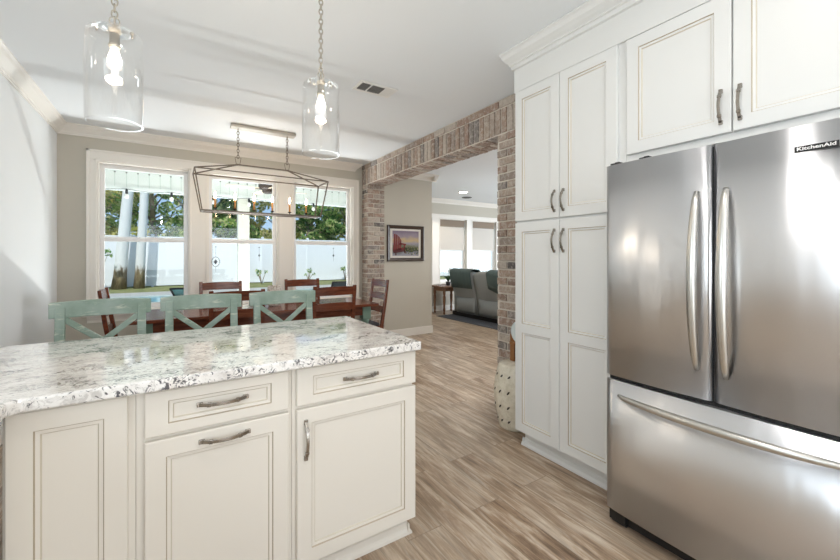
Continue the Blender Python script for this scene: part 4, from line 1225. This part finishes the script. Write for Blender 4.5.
for k in range(4):
    a = R(188 + 90 * k)
    ca, sa = math.cos(a), math.sin(a)
    mtx = lambda p: (fx + p[0] * ca - p[1] * sa, fy + p[0] * sa + p[1] * ca, fz + p[2] + p[1] * 0.10)
    obj('blade', MB().box(0.17, 0.68, -0.06, 0.06, -0.004, 0.004, mt=mtx), 'fan_blade', t, bevel=0.002)
    obj('blade_iron', MB().box(0.12, 0.22, -0.02, 0.02, -0.010, -0.004, mt=mtx), 'fan_dark', t)
t = thing('string_lights', 'string of festoon bulbs hanging along the porch header outside', 'string lights', (0.3, 8.40, 2.50))
xsb = [-1.36, -0.68, -0.02, 0.66, 1.30, 1.96, 2.62]
pts = []
for a, b in zip(xsb, xsb[1:]):
    for j in range(6):
        f = j / 6; pts.append((a + (b - a) * f, 8.405, 2.515 - 0.03 * math.sin(PI * f)))
pts.append((xsb[-1], 8.405, 2.515))
obj('cord', MB().tube(pts, 0.004, 6), 'black', t)
for x in xsb:
    sk = obj('lamp_holder', MB().lathe([(0.018, 0.0), (0.022, 0.02), (0.020, 0.07), (0.006, 0.09)], (x, 8.405, 2.425), 12), 'black', t)
    obj('bulb', MB().lathe([(0.004, -0.085), (0.026, -0.07), (0.036, -0.045), (0.030, -0.015), (0.016, 0.0)], (x, 8.405, 2.425), 14), 'bulb_white', sk)

# ------------------------------------------------------------------ outside: garden
tag(obj('lawn', MB().box(-30, 50, 18.8, 40, GZ - 0.2, GZ), 'grass'), 'strip of lawn in front of the white fence', 'grass', kind='stuff')
t = thing('vinyl_fence', 'long white privacy fence behind the pool and lawn', 'fence', (5, 22, GZ))
for k in range(16):
    x = -13 + k * 2.44
    pb = MB().box(x + 0.06, x + 2.38, 21.985, 22.015, GZ + 0.05, 2.28)
    for j in range(1, 8): pb.box(x + 0.06 + j * 0.29 - 0.006, x + 0.06 + j * 0.29 + 0.006, 21.978, 21.985, GZ + 0.2, 2.16)
    pb.box(x + 0.06, x + 2.38, 21.96, 22.04, 2.16, 2.29); pb.box(x + 0.06, x + 2.38, 21.96, 22.04, GZ + 0.05, GZ + 0.20)
    obj('fence_panel', pb, 'fence', t)
    obj('fence_post', MB().box(x - 0.06, x + 0.06, 21.94, 22.06, GZ, 2.34).lathe([(0.09, 0), (0.09, 0.02), (0.001, 0.07)], (x, 22, 2.34), 4, smooth=False), 'fence', t)

def trunk_mesh(pts, rr): return MB().tube(pts, rr, 12)
t = tag(obj('pine_trunk', trunk_mesh([(-1.99, 21.2, GZ), (-1.94, 21.2, 0.5), (-1.88, 21.2, 1.4), (-1.78, 21.2, 2.6), (-1.66, 21.2, 4.2), (-1.55, 21.2, 6.5), (-1.5, 21.2, 9)], [0.29, 0.24, 0.225, 0.215, 0.20, 0.18, 0.12]), 'bark_lit_top'),
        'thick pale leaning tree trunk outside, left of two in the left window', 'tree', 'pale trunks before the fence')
t = tag(obj('pine_trunk', trunk_mesh([(-1.27, 21.2, GZ), (-1.24, 21.2, 0.6), (-1.20, 21.2, 1.6), (-1.12, 21.2, 3.0), (-1.06, 21.2, 4.6), (-1.0, 21.2, 6.5), (-1.0, 21.2, 9)], [0.22, 0.185, 0.18, 0.17, 0.16, 0.14, 0.1]), 'bark_lit_top'),
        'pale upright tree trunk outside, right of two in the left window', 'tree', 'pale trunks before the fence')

def leaf_cloud(mb, blobs, n, size, rnd_):
    for _ in range(n):
        cx_, cy_, cz_, rx, ry, rz_ = rnd_.choice(blobs)
        d = Vector((rnd_.gauss(0, 1), rnd_.gauss(0, 1), rnd_.gauss(0, 1))).normalized() * rnd_.uniform(0.45, 1.0) ** 0.5
        p = Vector((cx_ + d.x * rx, cy_ + d.y * ry, cz_ + d.z * rz_))
        nn = Vector((rnd_.gauss(0, 1), rnd_.gauss(0, 1) - 0.6, rnd_.gauss(0, 1) + 0.5)).normalized()
        a = nn.orthogonal().normalized(); b = nn.cross(a)
        th_ = rnd_.uniform(0, 2 * PI); a, b = a * math.cos(th_) + b * math.sin(th_), b * math.cos(th_) - a * math.sin(th_)
        s = size * rnd_.uniform(0.5, 1.3)
        mb.face([p - a * s, p - b * s * 0.45, p + a * s, p + b * s * 0.45])
def tree(x, y, h, spread, kind, label, seed, n=4200):
    rnd_ = random.Random(seed)
    t = thing('tree', label, 'tree', (x, y, GZ), group='trees beyond the fence')
    mb = MB().tube([(x, y, GZ), (x + 0.05, y, h * 0.35), (x - 0.06, y, h * 0.6), (x, y, h * 0.9)], [0.20, 0.16, 0.12, 0.04], 10)
    obj('trunk', mb, 'bark', t)
    br_ = MB()
    blobs = []
    for k in range(16):
        a = rnd_.uniform(0, 2 * PI); zz = rnd_.uniform(0.28, 1.0) * h; rr = spread * rnd_.uniform(0.2, 0.95)
        c_ = (x + math.cos(a) * rr, y + math.sin(a) * rr * 0.7, zz)
        blobs.append((*c_, spread * rnd_.uniform(.25, .42), spread * rnd_.uniform(.25, .4), spread * rnd_.uniform(.16, .28)))
        br_.tube([(x, y, zz * 0.72), c_], [0.05, 0.015], 6)
    obj('branches', br_, 'bark', t)
    mb = MB(); leaf_cloud(mb, blobs, n, 0.17, rnd_)
    obj('foliage', mb, kind, t, fix=False)
    return t
TREES = [(-8.0, 28, 7.5, 3.2, 'fol_yellow', 'yellow-green tree beyond the fence, farthest left in the left window'),
         (-3.9, 25.5, 7.0, 2.6, 'fol_yellow', 'yellow-green tree beyond the fence behind the pale leaning trunk'),
         (-1.0, 27.5, 8.0, 3.0, 'fol_green', 'mid-green tree beyond the fence behind the pale upright trunk'),
         (0.8, 24.6, 5.6, 2.3, 'fol_green', 'bushy green tree beyond the fence at the right of the left window'),
         (3.2, 26.0, 7.0, 2.6, 'fol_dark', 'deep green tree beyond the fence in the left of the middle window'),
         (6.0, 27.5, 7.5, 2.9, 'fol_yellow', 'yellow-green tree beyond the fence behind the porch column'),
         (7.4, 24.8, 5.6, 2.2, 'fol_dark', 'deep green tree beyond the fence at the right of the middle window'),
         (10.4, 25.5, 6.5, 2.5, 'fol_green', 'mid-green tree beyond the fence in the left of the right window'),
         (12.6, 28.0, 7.5, 3.0, 'fol_yellow', 'yellow-green tree beyond the fence in the middle of the right window'),
         (14.6, 25.2, 6.0, 2.5, 'fol_dark', 'deep green tree beyond the fence at the right of the right window'),
         (19.5, 26.5, 6.5, 3.0, 'fol_green', 'green tree beyond the fence, farthest right behind the brick wall')]
for k, (x, y, h, sp_, kd, lab) in enumerate(TREES): tree(x, y, h, sp_, kd, lab, 20 + k)
tag(obj('slim_trunk', trunk_mesh([(9.95, 22.5, GZ), (9.98, 22.5, 2.0), (9.94, 22.5, 4.5), (10.05, 22.5, 7)], [0.17, 0.15, 0.13, 0.1]), 'bark_lit_top'), 'slim pale trunk behind the fence in the right dining window', 'tree')

def shrub(x, y, h, label, seed, name='shrub'):
    rnd_ = random.Random(seed)
    t = thing(name, label, 'shrub', (x, y, GZ), group='shrubs along the fence')
    st_ = MB(); blobs = []
    for k in range(6):
        a = rnd_.uniform(0, 2 * PI); r_ = h * rnd_.uniform(0.15, 0.42)
        p = (x + math.cos(a) * r_, y + math.sin(a) * r_ * 0.6, GZ + h * rnd_.uniform(0.55, 1.0))
        st_.tube([(x, y, GZ), ((x + p[0]) / 2, (y + p[1]) / 2, GZ + h * 0.45), p], [0.02, 0.015, 0.008], 6)
        blobs.append((*p, h * 0.13, h * 0.13, h * 0.12))
    obj('stems', st_, 'bark', t)
    mb = MB(); leaf_cloud(mb, blobs, 80, h * 0.085, rnd_)
    obj('foliage', mb, 'fol_dark', t, fix=False)
for k, (x, h, lab) in enumerate([(-2.75, 1.7, 'thin dark shrub before the fence, left of the pale leaning trunk'),
                            (3.9, 0.75, 'small dark shrub before the fence in the left of the middle window'),
                            (6.35, 0.7, 'small shrub before the fence just right of the porch column'),
                            (8.55, 0.8, 'small shrub before the fence at the left edge of the right window'),
                            (10.25, 0.75, 'small dark shrub before the fence in the middle of the right window'),
                            (11.35, 1.0, 'bigger dark shrub before the fence at the right of the right window')]):
    shrub(x, 20.6 if k == 0 else 21.3, h, lab, 60 + k)
def lounge(x, y, rz, label, m):
    t = thing('pool_lounger', label, 'pool lounger', (x, y, GZ), rz, group='loungers by the pool')
    w = 0.32
    mb = MB()
    for sx in (-w, w): mb.tube([(sx, -0.95, 0.30), (sx, 0.25, 0.30), (sx, 0.85, 0.80)], 0.02, 8)
    mb.tube([(-w, 0.85, 0.80), (w, 0.85, 0.80)], 0.02, 8)
    obj('frame', mb, 'black', t, world=False)
    mb = MB().strap([(0, -0.95, 0.31), (0, 0.25, 0.31), (0, 0.85, 0.81)], (1, 0, 0), 2 * w - 0.03, 0.012)
    obj('sling', mb, m, t, world=False)
    for sx in (-w, w):
        for y_ in (-0.8, 0.2):
            obj('leg', MB().tube([(sx, y_, 0.30), (sx, y_, 0.0)], 0.018, 8), 'black', t, world=False)
M['teal_sling'] = mat('teal_sling_fabric', srgb(86, 130, 132), 0.8)
M['dark_sling'] = mat('charcoal_sling_fabric', srgb(64, 74, 80), 0.8)
lounge(0.55, 9.6, R(160), 'teal sling lounger on the terrace outside the left window', 'teal_sling')
lounge(3.75, 9.8, R(170), 'dark sling lounger on the terrace outside the right window', 'dark_sling')
